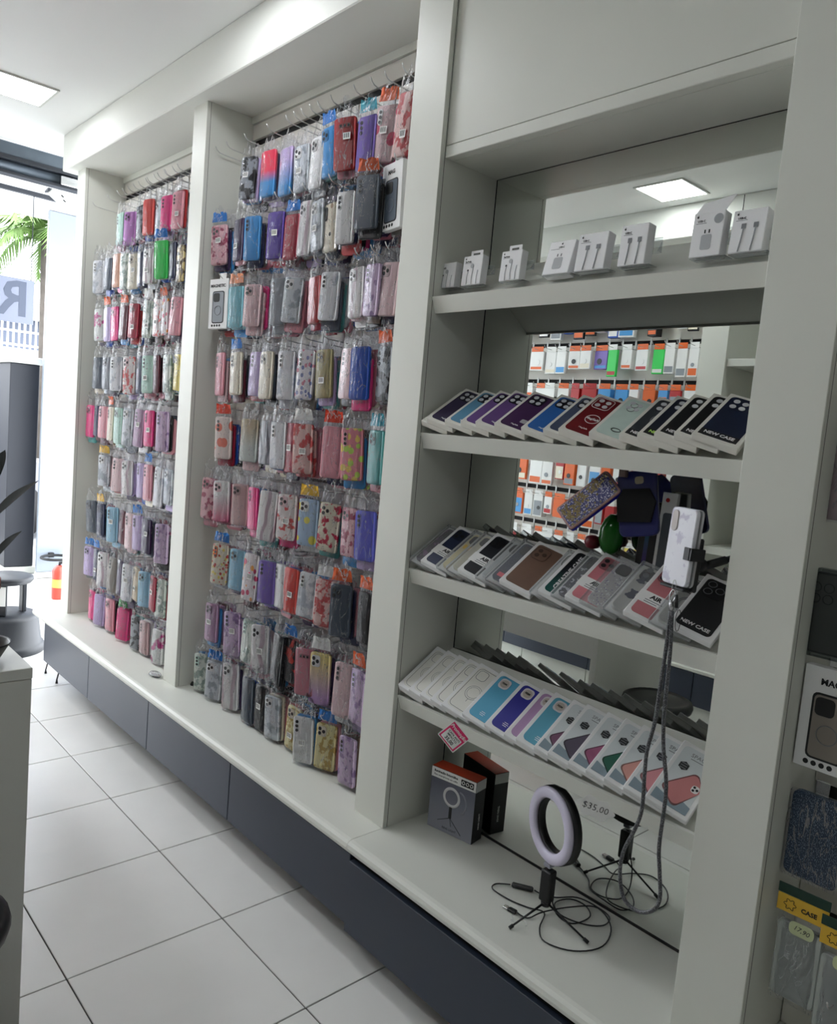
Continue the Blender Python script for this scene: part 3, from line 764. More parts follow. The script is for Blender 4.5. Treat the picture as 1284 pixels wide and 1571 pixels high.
bayname = {1: 'far bay', 2: 'middle bay'}
seen_labels = {}
def make_pack(d):
    m, words_, cutk, isl = style(d['st']) if not d['st'].startswith('MAG') else (None, d['st'][4:], None, None)
    if d['cut']: cutk = d['cut']
    elif cutk is None: cutk = rnd.choice(['tri', 'pill', 'dots', 'tri', 'none'])
    root = empty('phone_case_pack', (d['x'], d['y'], d['z']), (R(rnd.uniform(-1.0, 1.0)), R(d['roll']), R(d['yaw'])))
    pos = 'front of' if d['depth'] == 0 else 'second on'
    if d['st'].startswith('MAG'):
        mag_box(root, d['st'][4:], 'MAGNETIC' if d['row'] == 2 else 'MAG'); hang_tab(root, PAPER)
        lab = 'white boxed magnetic phone case, front of the %s hook, %s row, %s' % (ORD[d['k']], ROWN[d['row']], bayname[d['bay']])
    else:
        wd = words_ if words_.endswith(',') else words_ + ' phone case,'
        lab = '%s %s the %s hook, %s row, %s' % (wd, pos, ORD[d['k']], ROWN[d['row']], bayname[d['bay']])
        root.scale = (1, 1, d['h'] / CH)
        inst('case', case_me, m, root)
        if d['depth'] == 0:
            if cutk in cut_me:
                o = inst('camera_cutout', cut_me[cutk], cm(isl) if d['st'] in STY else mat('island_' + d['st'], tuple(int(v * .82) for v in C_[isl]), .3), root)
            if d['head']: inst('header_card', rnd.choice(head_me), HM[d['head']], root)
            if rnd.random() < .22: link('barcode_label', bar_me, root, (rnd.uniform(-.006, .012), 0, rnd.uniform(.05, .10)))
        link('bag', rnd.choice(bag_me if d['row'] == 0 else bag_tall), root)
    tag(root, lab, 'phone case', 'phone cases hanging in the %s' % bayname[d['bay']])
    return root

# l, r, top, bottom (in photograph pixels), style, header
B2 = [
 [(370,393,243,305,'bwcam'),(403,425,232,302,'redblue'),(432,450,228,300,'lilacblue'),(455,478,225,294,'clear'),(478,498,212,290,'white'),(498,520,196,272,'skyblue','blue'),(515,551,182,262,'red','',.03,'bar'),(551,578,180,262,'purple','teal',.045,'dots'),(576,607,165,250,'heart','orange'),(608,635,140,245,'pinkpat')],
 [(328,352,335,396,'rosepat','blue'),(362,376,334,396,'darkpurple'),(377,402,330,397,'skyblue'),(412,437,326,398,'violet'),(438,460,335,395,'crimson','blue'),(460,480,308,390,'marble'),(482,500,308,385,'clear'),(500,520,315,385,'creampat'),(518,546,296,374,'white','',.045,'pill'),(548,583,272,350,'slate','orange',.015,'pill'),(603,618,270,348,'MAG:slate')],
 [(331,353,430,494,'MAG:grey'),(354,376,434,494,'cyan','peach',.06,'none'),(376,402,430,490,'palepink'),(417,441,425,497,'grey','',.045,'dots'),(434,465,420,482,'clear'),(480,492,426,496,'red'),(492,521,414,488,'clearw'),(540,562,410,484,'marble'),(562,584,405,484,'lilacpat'),(584,612,392,474,'palepink')],
 [(336,347,522,588,'pink'),(358,375,522,588,'cream','blue'),(386,405,526,594,'lilac'),(402,421,525,598,'cream'),(430,455,522,598,'clearw'),(458,484,515,592,'hearts'),(490,514,523,598,'olive'),(527,545,514,592,'palepink'),(541,570,526,608,'blue','',.04,'none'),(588,602,515,600,'bwcam','orange')],
 [(332,361,618,683,'bearish','red'),(368,402,622,688,'clearbeige','',.06),(403,422,622,690,'stripes'),(420,443,615,688,'clearw'),(443,460,615,692,'crimson'),(452,486,628,705,'pinkpat','white'),(495,530,628,708,'pink','red'),(526,566,625,706,'neon','',.06),(572,592,634,718,'teal','teal')],
 [(313,333,706,770,'rosepat'),(332,356,711,775,'whitepink'),(359,384,718,782,'dustypink'),(386,400,722,788,'hotpink'),(399,426,720,800,'marble','',.045,'none'),(427,460,727,798,'whitered'),(458,495,737,810,'lbyellow','yellow'),(487,526,742,818,'flower'),(530,553,750,824,'rosepat'),(550,580,757,835,'periwinkle')],
 [(328,353,795,858,'spots','blue'),(356,379,800,864,'lightblue'),(377,399,796,870,'pinkprint'),(401,427,818,885,'purple','',.045,'dots'),(428,444,832,884,'white'),(441,461,832,902,'coral','',.055,'none'),(461,488,834,904,'clearw'),(484,521,850,924,'pinkpat','white'),(508,546,862,944,'slate','orange',.06),(560,574,860,940,'black','orange')],
 [(320,339,880,940,'mauve'),(348,376,886,955,'lilacpat'),(376,394,900,968,'greenpat'),(392,419,905,984,'marble'),(424,438,905,990,'black'),(439,460,932,1000,'darkred','blue'),(460,489,936,1010,'rose','',.045,'bar'),(478,516,948,1030,'rainbow','white'),(517,546,962,1048,'palepink'),(545,566,978,1064,'lilacpat','orange')],
 [(303,326,962,1016,'greenpat'),(317,345,972,1032,'clear','blue'),(342,374,988,1060,'marble'),(378,394,990,1060,'slate'),(398,415,998,1068,'black'),(414,436,1010,1076,'clear'),(446,466,1022,1088,'yellowpat'),(456,489,1042,1112,'white','',.04,'dots'),(489,521,1058,1122,'yellowpat','blue',.07),(528,553,1072,1142,'lilacpat')],
]
B1 = [
 [(182,191,330,374,'mint'),(192,210,326,377,'orchid'),(212,223,318,366,'bwcam'),(222,238,307,361,'coral'),(241,250,310,360,'clear'),(249,265,301,356,'hotpink'),(266,282,296,350,'pink')],
 [(145,162,392,442,'clearw'),(162,173,395,443,'slate'),(175,187,390,441,'peach','',.045,'none'),(187,200,390,444,'greenpat'),(199,214,390,444,'cream'),(214,223,388,440,'navy'),(222,238,383,434,'marble'),(240,261,370,428,'green','blue',.045,'none'),(262,273,374,428,'navy'),(273,284,380,430,'goldpat')],
 [(148,163,467,516,'magenta'),(163,173,464,516,'lilac','orange'),(174,184,464,516,'hotpink'),(185,197,465,517,'maroon','orange'),(199,214,465,518,'crimson'),(221,236,455,512,'greenpat','white'),(238,249,453,510,'whitered'),(249,261,450,506,'pinkprint','orange'),(262,279,447,506,'pink')],
 [(145,159,540,588,'slate'),(160,172,540,589,'grey'),(172,190,528,580,'clearw'),(191,212,526,586,'whitered'),(214,220,530,588,'navy'),(221,238,534,592,'mint'),(239,248,532,590,'maroon'),(254,266,532,590,'greenpat'),(270,279,538,592,'yellow')],
 [(135,147,603,652,'hotpink'),(148,153,605,652,'navy'),(154,167,603,652,'pink'),(168,176,604,656,'cream','orange'),(178,190,604,660,'mint'),(190,206,604,666,'clear'),(208,222,610,668,'mauve'),(225,238,612,668,'hotpink'),(243,262,608,670,'lilacpat')],
 [(152,172,676,724,'clear','yellow'),(174,191,678,730,'palepink'),(190,207,680,734,'marble'),(214,226,684,738,'lilac'),(224,236,690,746,'pink','blue'),(240,252,683,750,'clearw'),(256,268,690,746,'clear')],
 [(137,152,735,784,'slate'),(153,164,735,785,'navy','yellow'),(166,187,738,793,'lightblue'),(187,195,742,794,'maroon'),(196,210,748,804,'palepink'),(208,223,754,808,'lilac','blue'),(222,235,758,812,'darkpurple'),(241,262,762,824,'lilacpat')],
 [(132,147,808,853,'lilac','blue'),(147,157,808,856,'navy','blue'),(152,170,803,866,'marble'),(168,183,815,870,'taupe'),(184,192,818,872,'darkpurple'),(190,207,820,878,'clearw'),(208,216,826,878,'beige'),(216,234,838,893,'lightblue'),(234,243,840,894,'crimson'),(243,258,840,900,'greenpat')],
 [(140,148,876,918,'hotpink'),(147,163,878,926,'lilac','',.055,'none'),(166,179,880,930,'pink'),(181,200,892,940,'hotpink','green',.055,'none'),(204,219,914,966,'bwcam'),(219,232,915,966,'dustypink'),(237,254,922,974,'magenta')],
]
fronts = []
for bay, tab in ((2, B2), (1, B1)):
    for row, items in enumerate(tab):
        for k, it in enumerate(items):
            it = list(it) + [''] * (8 - len(it))
            yf = it[6] if it[6] != '' else .062 + rnd.uniform(-.008, .006)
            d = pack(bay, row, k, it[0], it[1], it[2], it[3], it[4], it[5] or None, yf, it[7] or None, rnd.uniform(-3.5, 3.5))
            # keep clear of the posts' sides
            lo, hi = ((-2.982, -1.734) if bay == 2 else (-4.337, -3.098))
            d['x'] = max(lo + .052, min(hi - .052, d['x']))
            d['z'] = min(d['z'], SLOTS[row] - .115 - d['h']) if not it[4].startswith('MAG') else min(d['z'], SLOTS[row] - .265)
            d['z'] = max(d['z'], .366)
            fronts.append(d)
BEHIND = ['black', 'navy', 'maroon', 'darkpurple', 'crimson', 'slate', 'pink', 'palepink', 'white', 'clear', 'blue', 'teal', 'rose', 'lilac', 'brown', 'red', 'cream', 'black', 'navy', 'hotpink', 'skyblue', 'taupe']
seconds = []
for d in fronts:
    n = rnd.randint(5, 8) if not d['st'].startswith('MAG') else 3
    step = .0148 / max(.85, math.cos(R(d['yaw']))); y = d['y'] + (.006 if d['st'].startswith('MAG') else 0)
    xj = d['x']
    for q in range(n):
        y += step
        xj = xj + rnd.uniform(-.002, .004) + .014 * math.sin(R(-d['yaw'])) * .0
        if y > .186: break
        e = dict(d); e.update(y=y, x=xj, z=d['z'] + rnd.uniform(-.034, .004), st=rnd.choice(BEHIND) if rnd.random() < .8 else (d['st'] if not d['st'].startswith('MAG') else 'black'), head=None, cut='none', depth=q + 1, yaw=d['yaw'] * (.96 ** (q + 1)), h=.162)
        e['z'] = max(.366, min(e['z'], SLOTS[d['row']] - .115 - .162))
        if q == 0: seconds.append(e)
        else: STUFF.append(e)
room = 300 - len(fronts) - 6
order = [e for e in seconds if e['bay'] == 2] + [e for e in seconds if e['bay'] == 1]
for d in fronts: make_pack(d)
for e in order[:room]: make_pack(e)
STUFF += order[room:]
# the packs hidden further back on the hooks, joined
pal = {}
sb = MB(); fb = MB()
for e in STUFF:
    m = style(e['st'])[0]
    if m not in pal: pal[m] = len(pal)
    M = Matrix.Translation((e['x'], e['y'], e['z'])) @ Matrix.Rotation(R(e['yaw']), 4, 'Z')
    sb.prism(rrect(CW, CH, .009, 1, 0, CH / 2), .001, CT, pal[m], M @ RX)
    hw = .0425; z0 = -.006; z1 = CH + .010; z2 = CH + (.055 if e['row'] == 0 else .070)
    j = lambda a: rnd.uniform(-a, a)
    vs = [(-hw, -.004, z0), (hw, -.004, z0), (hw, -.013, z1), (-hw, -.013, z1), (0, -.014, z1 + j(.004)), (-.03 + j(.004), -.01 + j(.006), z2 + j(.006)), (.03 + j(.004), -.006 + j(.006), z2 + j(.006)), (j(.006), -.012 + j(.005), z2 + j(.006)), (.02, -.016, (z1 + z2) / 2 + j(.008)), (-.02, -.004, (z1 + z2) / 2 + j(.008))]
    if rnd.random() < .6: fb.add(vs, [(0, 1, 2, 3), (4, 2, 6, 8), (4, 8, 7), (8, 6, 7), (3, 4, 9), (3, 9, 5), (9, 4, 7), (9, 7, 5)], len(pal) * 0, M)
nm = len(pal)
for v, f_ in ((fb.v, fb.f),):
    n0 = len(sb.v); sb.v += v; sb.f += [tuple(i + n0 for i in q) for q in f_]; sb.m += [nm] * len(f_); sb.sm += [False] * len(f_)
o = sb.build('phone_case_packs', list(pal) + [FILMH]); tag(o, 'further bagged phone cases packed behind the front ones on the hooks', 'phone cases', kind='stuff')
# a hook for every stack, and the bare hooks of the top rows
def hook(x, slot, label, y=.204):
    o = link('display_hook', hook_me, None, (x, y, slot)); tag(o, label, 'hook', 'slatwall hooks'); return o
for d in fronts:
    if not (d['k'] and False):
        dy = .204 - d['y']
        hook(d['x'] + .0 + math.tan(R(0)) * dy, SLOTS[d['row']], 'wire hook holding the %s stack of the %s row, %s' % (ORD[d['k']], ROWN[d['row']], bayname[d['bay']]))
for i, (px, py) in enumerate([(345, 228), (365, 220), (462.5, 172), (489, 162)]):
    x = at(px, py, z=2.568).x
    hook(max(-2.965, x), SLOTS[0], 'bare wire hook tip, %s of four showing along the top slot, middle bay' % ORD[i])
for i, (px, py) in enumerate([(155, 312), (178, 300), (205, 291), (219, 283), (232, 273), (248, 268), (263, 261), (275, 255)]):
    x = at(px, py, z=2.568).x
    hook(max(-4.32, x), SLOTS[0], 'bare wire hook tip, %s of eight showing along the top slot, far bay' % ORD[i])

# ------------------------------------------------------------------ bay at the right edge
def rpack(l, top, wid, hgt, yf, name, label, fn):
    p = at(l, top, y=yf); root = empty(name, (p.x + wid / 2, yf, p.z - hgt), (0, 0, R(2))); tag(root, label, 'phone case', 'cases hanging in the bay at the right edge'); fn(root, wid, hgt); return root
def fn_clearbox(root, w_, h):
    MB().bbox((-w_ / 2, -.02, 0), (w_ / 2, 0, h), .002).build('clear_box', clear_mat('smoke_box', (190, 196, 196), a=.06, ior=1.2), root)
    MB().prism(rrect(w_ * .9, h * .92, .012, 3, 0, h / 2), .003, .017, 0, RX, c=.002).build('case', cm('black'), root)
    MB().prism(rrect(w_ * .84, h * .87, .010, 3, 0, h / 2), .0172, .018, 0, RX).build('back_panel', mat('smoky_back', (92, 90, 86), .35), root)
    for x, z in ((-.028, .035), (-.006, .035), (-.028, .056), (-.006, .056)): 
        MB().tube([(x + .0085 * math.cos(a), -.0188, h - z + .0085 * math.sin(a)) for a in [2 * math.pi * k / 16 for k in range(16)]], .0012, 5, closed=True).build('lens_ring', BLACK, root)
def fn_plain(c):
    def f(root, w_, h):
        MB().prism(rrect(w_, h, .012, 3, 0, h / 2), 0, .014, 0, RX, c=.002).build('case', c, root)
        MB().prism(rrect(w_ * 1.08, h * 1.05, .006, 2, 0, h / 2), .0145, .0150, 0, RX).build('bag', FILM, root)
        MB().bbox((-.012, -.006, h), (.012, -.003, h + .03), .001).build('hang_tab', CLEARP, root)
    return f
rpack(1270, 650, .09, .175, .09, 'phone_case_pack', 'pale case in a clear pack, topmost at the right edge', fn_plain(mat('pale_mauve', (176, 160, 160), .4)))
rpack(1250, 868, .085, .165, .09, 'phone_case_pack', 'smoky black framed case with round lens rings, second from top at the right edge', fn_clearbox)
p = at(1246, 1015, y=.09); root = empty('phone_case_pack', (p.x + .05, .09, p.z - .185)); tag(root, 'white boxed magnetic case with MAG lettering at the right edge', 'phone case', 'cases hanging in the bay at the right edge'); mag_box(root, 'taupe'); hang_tab(root, PAPER)
rpack(1222, 1206, .095, .165, .10, 'phone_case_pack', 'dark blue glitter case at the right edge above the yellow headed bags', fn_plain(PT('glitter', (40, 62, 84), (150, 170, 190), scale=420, size=.3)))
for k, (l, tp, lb) in enumerate(((1197, 1400, 'pale case bagged under a yellow header with a handwritten price, lowest at the right'), (1262, 1452, 'pale case bagged under a yellow header, cut by the right picture edge'))):
    p = at(l, tp, y=.085); root = empty('phone_case_pack', (p.x + .042, .085, p.z - .155), (0, 0, R(4))); tag(root, lb, 'phone case', 'cases hanging in the bay at the right edge')
    MB().prism(rrect(.08, .15, .01, 3, 0, .078), .001, .012, 0, RX, c=.002).build('case', mat('milky_case', (178, 184, 180), .35), root)
    link('bag', bag_me[k], root)
    MB().bbox((-.045, -.016, .172), (.045, -.014, .206), .0006).build('header_card', HM['yellow'], root)
    MB().bbox((-.046, -.0155, .2065), (.046, -.0135, .226), .0006).build('header_top', mat('dark_green_card', (24, 60, 48), .5), root)
    text('CASE', .012, INK, root, Matrix.Translation((.012, -.0166, .187)) @ RX, bold=.03)
    MB().tube([(-.022 + .009 * math.cos(a) * (1 + .25 * math.cos(6 * a)), -.0165, .189 + .009 * math.sin(a) * (1 + .25 * math.cos(6 * a))) for a in [2 * math.pi * q / 30 for q in range(30)]], .0006, 4, closed=True).build('header_emblem', INK, root)
    lab = MB().prism(rrect(.044, .026, .009, 3, .004, .150), .0185, .0189, 0, RX).build('price_sticker', mat('pale_green_sticker', (206, 214, 170), .6), root)
    text('17,90', .013, INK, lab, Matrix.Translation((.004, -.0192, .150)) @ RX @ Matrix.Rotation(R(-8), 4, 'Z'), shear=.2)
for x, s in ((-.44, 6), (-.45, 4), (-.43, 5), (-.42, 7), (-.41, 8)):
    hook(x, SLOTS[s], 'wire hook in the %s slot of the bay at the right edge' % ORD[s])

# ================================================================== BOXES ON THE SLOPING SHELVES
def slope_frame(k, x, phi, w_, lift=0.0, up=.014):
    z = SH[k]
    X = Vector((1, 0, 0)); Xp = X * math.cos(phi) - NO * math.sin(phi); Np = X * math.sin(phi) + NO * math.cos(phi)
    O = Vector((x, .0225, z - .0065)) + UP * (up - .009) + NO * (w_ * math.sin(phi) + .001 + lift)
    return Matrix(((Xp.x, UP.x, Np.x, O.x), (Xp.y, UP.y, Np.y, O.y), (Xp.z, UP.z, Np.z, O.z), (0, 0, 0, 1)))
CARTON = mat('offwhite_carton', (224, 222, 214), .5)
LENSW = mat('lens_pale', (206, 208, 212), .25)
FS = Matrix.Identity(4)
def lenses(par, pts, t, r=.0062, m=LENSW, rim=None):
    b = MB()
    for x, y in pts:
        b.prism(circ(r, 14, x, y), t, t + .0008, 0)
    b.build('lens', m, par)
def ring(par, cx, cy, r, z, m, th=.0009, name='magnet_ring'):
    MB().tube([(cx + r * math.cos(a), cy + r * math.sin(a), z) for a in [2 * math.pi * k / 24 for k in range(24)]], th, 5, closed=True).build(name, m, par)
def outline(par, pts, z, m, th=.0008, name='printed_outline'):
    MB().tube([(x, y, z) for x, y in pts], th, 4, closed=True).build(name, m, par)

def case_box(k, x, phi, label, group, w_=.094, h=.172, t=.0165, kind='carton', colour='navy', lift=0.0, extra=None):
    M = slope_frame(k, x, phi, w_, lift)
    root = empty('case_box'); root.matrix_world = M; tag(root, label, 'case box', group)
    cc = cm(colour) if isinstance(colour, str) else colour
    if kind == 'carton':
        MB().bbox((0, 0, 0), (w_, h, t), .0012).build('carton', CARTON, root)
        c = MB().prism(rrect(w_ * .82, h * .89, .011, 4, w_ / 2, h / 2), t + .0001, t + .0006, 0).build('case_panel', cc, root)
        MB().prism(rrect(.041, .042, .010, 4, w_ / 2 - .012, h - .036), t + .0007, t + .0012, 0).build('camera_panel', mat('cam_dark', (26, 24, 34), .3) if extra != 'same' else cc, root)
        lenses(root, [(w_ / 2 - .022, h - .026), (w_ / 2 - .022, h - .046), (w_ / 2 - .003, h - .028), (w_ / 2 - .003, h - .046)], t + .0013, .0066)
    elif kind == 'clear':
        MB().bbox((0, 0, 0), (w_, h, t), .0015).build('clear_lid', CLEARP, root)
        MB().bbox((.003, .003, .001), (w_ - .003, h - .003, .004), .001).build('inner_tray', MILKY, root)
        MB().prism(rrect(w_ * .78, h * .86, .011, 4, w_ / 2, h / 2), .005, t - .002, 0, c=.002).build('case', cc, root)
        MB().prism(rrect(.032, .034, .009, 4, w_ / 2 - .014, h - .038), t - .0019, t - .0006, 0).build('camera_cutout', mat('cam_dark', (26, 24, 34), .3), root)
    elif kind == 'window':
        MB().bbox((0, 0, 0), (w_, h, t), .0015).build('carton', mat('white_carton', (228, 228, 228), .5), root)
        MB().prism(rrect(w_ * .80, h * .88, .010, 4, w_ / 2, h / 2), t + .0001, t + .0007, 0).build('case_panel', cc, root)
    return root

def shingle(k, lefts, t, w_, specs, group):
    xs = [x_on(px, .05, SH[k] + .03) for px in lefts]
    p = (xs[-1] - xs[0]) / (len(xs) - 1); phi = math.atan(t / p) * 1.02; lift = 0.0; prev = None; out = []
    for x, s_ in zip(xs, specs):
        if prev is not None: lift = max(0.0, lift + t * math.cos(phi) - (x - prev) * math.sin(phi) + .0004)
        x = max(-1.592, min(x, -.678 - w_))if s_ is not specs[-1] else min(x, -.68 - w_ * math.cos(phi) - t)
        out.append(s_(x, phi, min(lift, .012))); prev = x
    return out
ordb = lambda i: ORD[i]
# --- second shelf: printed cartons, 15 of them
L2 = [658, 672.6, 700, 724, 747, 775.6, 815.5, 849, 873, 919, 965, 993, 1019.5, 1050, 1080]
C2 = [((64, 104, 158), 'blue'), ((44, 34, 66), 'dark violet'), ((92, 146, 178), 'steel blue'), ((104, 74, 136), 'purple'), ((96, 66, 124), 'dusky purple'), ((66, 34, 78), 'plum'), ((40, 96, 168), 'bright blue'),
      ((70, 80, 104), 'slate blue'), ((110, 16, 24), 'maroon'), ((196, 214, 206), 'pale mint'), ((50, 54, 60), 'charcoal'), ((24, 28, 44), 'blue-black'), ((20, 20, 22), 'black'), ((16, 16, 20), 'jet black'), ((26, 34, 58), 'navy')]
def spec2(i):
    rgb, nm_ = C2[i]
    def f(x, phi, lift):
        lab = '%s case in a white carton, %s from the left on the second shelf' % (nm_, ordb(i))
        m = mat('print2_%d' % i, rgb, .35, var=.08, scale=30)
        r_ = case_box(2, x, phi, lab, 'boxed cases on the second shelf', t=.0175, colour=m, lift=lift, extra='same' if i in (8, 9, 10, 11, 12, 13, 14) else None)
        t = .0175 + .0008; wt = mat('white_print', (232, 232, 232), .5)
        if i == 8:
            ring(r_, .047, .070, .017, t, wt); text('MagSafe', .011, wt, r_, Matrix.Translation((.047, .070, t + .0006)), bold=.02); outline(r_, rrect(.044, .045, .010, 4, .035, .136), t + .0006, wt)
            text('MagSafe', .007, wt, r_, Matrix.Translation((.047, .030, t)))
        elif i == 9: MB().tube([(.047 + .011 * math.cos(a), .035 + .006 * math.sin(a), t) for a in [2 * math.pi * q / 20 for q in range(20)]], .001, 5, closed=True).build('emblem', INK, r_); ring(r_, .033, .139, .0085, t + .0006, GREYINK, name='lens_ring'); ring(r_, .033, .122, .0085, t + .0006, GREYINK, name='lens_ring')
        elif i >= 10:
            MB().bbox((.008, .010, t - .0006), (.086, .030, t - .0001), .0001).build('caption_strip', INK, r_)
            text('NEW CASE', .0125, mat('green_print', (190, 232, 110), .5) if i == 11 else wt, r_, Matrix.Translation((.047, .021, t)), bold=.03)
            if i == 10: ring(r_, .050, .085, .021, t, GREYINK); ring(r_, .050, .085, .016, t, GREYINK)
        else:
            text('MagSafe', .0065, wt, r_, Matrix.Translation((.047, .022, t)))
            if i in (2, 5, 6): MB().prism(rrect(.017, .015, .003, 2, .060, .043), t - .0001, t + .0003).build('sticker', {2: PAPER, 5: mat('grey_sticker', (160, 160, 164), .5), 6: mat('lime_sticker', (160, 200, 60), .5)}[i], r_)
        return r_
    return f
shingle(2, L2, .0175, .094, [spec2(i) for i in range(15)], '')
# --- third shelf
L3 = [644, 662, 685, 701, 719, 745, 761, 783, 828, 842, 862, 884, 906, 942, 973, 1011, 1040]
S3 = [('clear', (62, 40, 70), 'dark purple patterned', None), ('window', (34, 44, 74), 'navy', 'AIR'), ('clear', (226, 212, 160), 'clear gold lettered', 'GOLD'), ('clear', (214, 206, 180), 'clear cream', None), ('window', (24, 26, 34), 'black', 'AIR'),
      ('clear', (206, 210, 212), 'empty looking clear', None), ('clear', (30, 40, 78), 'large navy', 'STICKER'), ('window', (120, 92, 78), 'brown', 'CAM'), ('clear', (206, 206, 200), 'clear ringed', 'RING'), ('window', (14, 18, 22), 'black and teal', 'CREATIVE'),
      ('clear', (44, 46, 66), 'dark floral', 'FLORAL'), ('window', (214, 130, 140), 'salmon pink', 'AIR'), ('clear', (214, 208, 210), 'glittering clear', 'GLIT'), ('clear', (212, 210, 204), 'clear case with grey teddy shapes', 'TEDDY'), ('window', (196, 122, 128), 'dusty pink', 'AIR'),
      ('clear', (196, 194, 188), 'smoke clear', 'RING'), ('window', (36, 36, 38), 'black', 'NEW')]
def spec3(i):
    kd, rgb, nm_, ex = S3[i]
    def f(x, phi, lift):
        T_ = .0155; t = T_ + .0009
        key = 'print3_%d' % i
        m = mat(key, rgb, .35, var=.1, scale=25)
        if ex == 'FLORAL': m = PT('floral3', rgb, (200, 200, 214), scale=90, size=.56, kind='noise')
        if ex == 'GLIT': m = PT('glit3', rgb, (250, 250, 250), (170, 160, 190), scale=160, size=.34)
        if i == 0: m = PT('dp3', rgb, (130, 80, 130), scale=40, size=.55, kind='noise')
        if ex == 'CREATIVE': m = gradient_mat('creative3', (20, 90, 84), (10, 12, 18), .0, .09)
        lab = ('%s case in a %s, %s from the left on the third shelf' % (nm_ if 'teddy' not in nm_ else 'teddy patterned', 'clear box' if kd == 'clear' else 'white box', ordb(i) if i < 14 else {14: 'third from the right', 15: 'second from the right', 16: 'last'}[i])).replace('right from the left', 'right')
        r_ = case_box(3, x, phi, lab, 'boxed cases on the third shelf', t=T_, kind=kd, colour=m, lift=lift)
        wt = mat('white_print', (232, 232, 232), .5)
        if ex == 'AIR':
            MB().prism(rrect(.0935, .034, .001, 1, .047, .062), t - .0001, t + .0003).build('white_band', PAPER, r_)
            text('AIR', .016, INK, r_, Matrix.Translation((.040, .067, t + .0006)), bold=.04)
            for q, ww in enumerate((.04, .03)): MB().box((.02, .055 - q * .006, t + .0004), (.02 + ww, .057 - q * .006, t + .0006)).build('small_print', GREYINK, r_)
            MB().prism(rrect(.036, .040, .011, 4, .028, .138), t, t + .0006).build('camera_panel', mat('air_cam_%d' % i, tuple(int(v * .7) for v in rgb), .3), r_)
            lenses(r_, [(.021, .147), (.021, .130), (.037, .138)], t + .0007, .006, BLACK)
        elif ex == 'CREATIVE': text('CREATIVE CASE', .0175, wt, r_, Matrix.Translation((.030, .088, t)) @ Matrix.Rotation(R(90), 4, 'Z'), bold=.02)
        elif ex == 'NEW':
            text('NEW CASE', .0125, wt, r_, Matrix.Translation((.047, .024, t)), bold=.03)
            MB().prism(rrect(.048, .052, .013, 4, .036, .134), t, t + .0008).build('camera_panel', BLACK, r_)
            for px_, py_ in ((.025, .146), (.025, .123), (.046, .135)): ring(r_, px_, py_, .0085, t + .0012, mat('grey_rim', (120, 120, 124), .3, metal=.5), name='lens_ring')
        elif ex == 'CAM':
            outline(r_, rrect(.042, .044, .011, 4, .034, .132), t + .0003, mat('brown_dark', (70, 52, 44), .4)); lenses(r_, [(.026, .142), (.026, .124), (.043, .133)], t, .0062, mat('brown_dark', (70, 52, 44), .4))
        elif ex == 'RING':
            ring(r_, .047, .075, .024, T_ + .0006, GREYINK); ring(r_, .047, .075, .020, T_ + .0006, GREYINK); outline(r_, rrect(.042, .044, .011, 4, .034, .132), T_ + .0006, INK)
            lenses(r_, [(.026, .142), (.026, .124), (.043, .133)], T_ + .0004, .0058, BLACK)
        elif ex == 'TEDDY':
            b = MB()
            for cx, cy, s_ in ((.034, .060, 1), (.062, .088, .9), (.030, .110, .8)):
                for dx, dy, rr in ((0, 0, .010), (0, .011, .007), (-.006, .016, .003), (.006, .016, .003), (-.009, -.003, .004), (.009, -.003, .004)): b.prism(circ(rr * s_, 12, cx + dx * s_, cy + dy * s_), T_ + .0002 + dy * .01, T_ + .0008 + dy * .01)
            b.build('teddy_print', mat('teddy_grey', (96, 98, 106), .4), r_); lenses(r_, [(.03, .150), (.03, .131), (.05, .140), (.066, .150)], T_ + .0002, .0075, GREYINK)
        elif ex == 'STICKER': MB().prism(rrect(.016, .014, .002, 2, .030, .028), T_ + .0002, T_ + .0006).build('sticker', mat('pink_sticker', (200, 110, 120), .5), r_)
        elif ex == 'GOLD':
            for q in range(4): MB().prism(rrect(.008, .016, .003, 2, .022 + q * .014, .10), T_ + .0002, T_ + .0007).build('gold_letter', mat('gold_print', (214, 176, 90), .3, metal=.5), r_)
        return r_
    return f
shingle(3, L3, .0155, .094, [spec3(i) for i in range(17)], '')
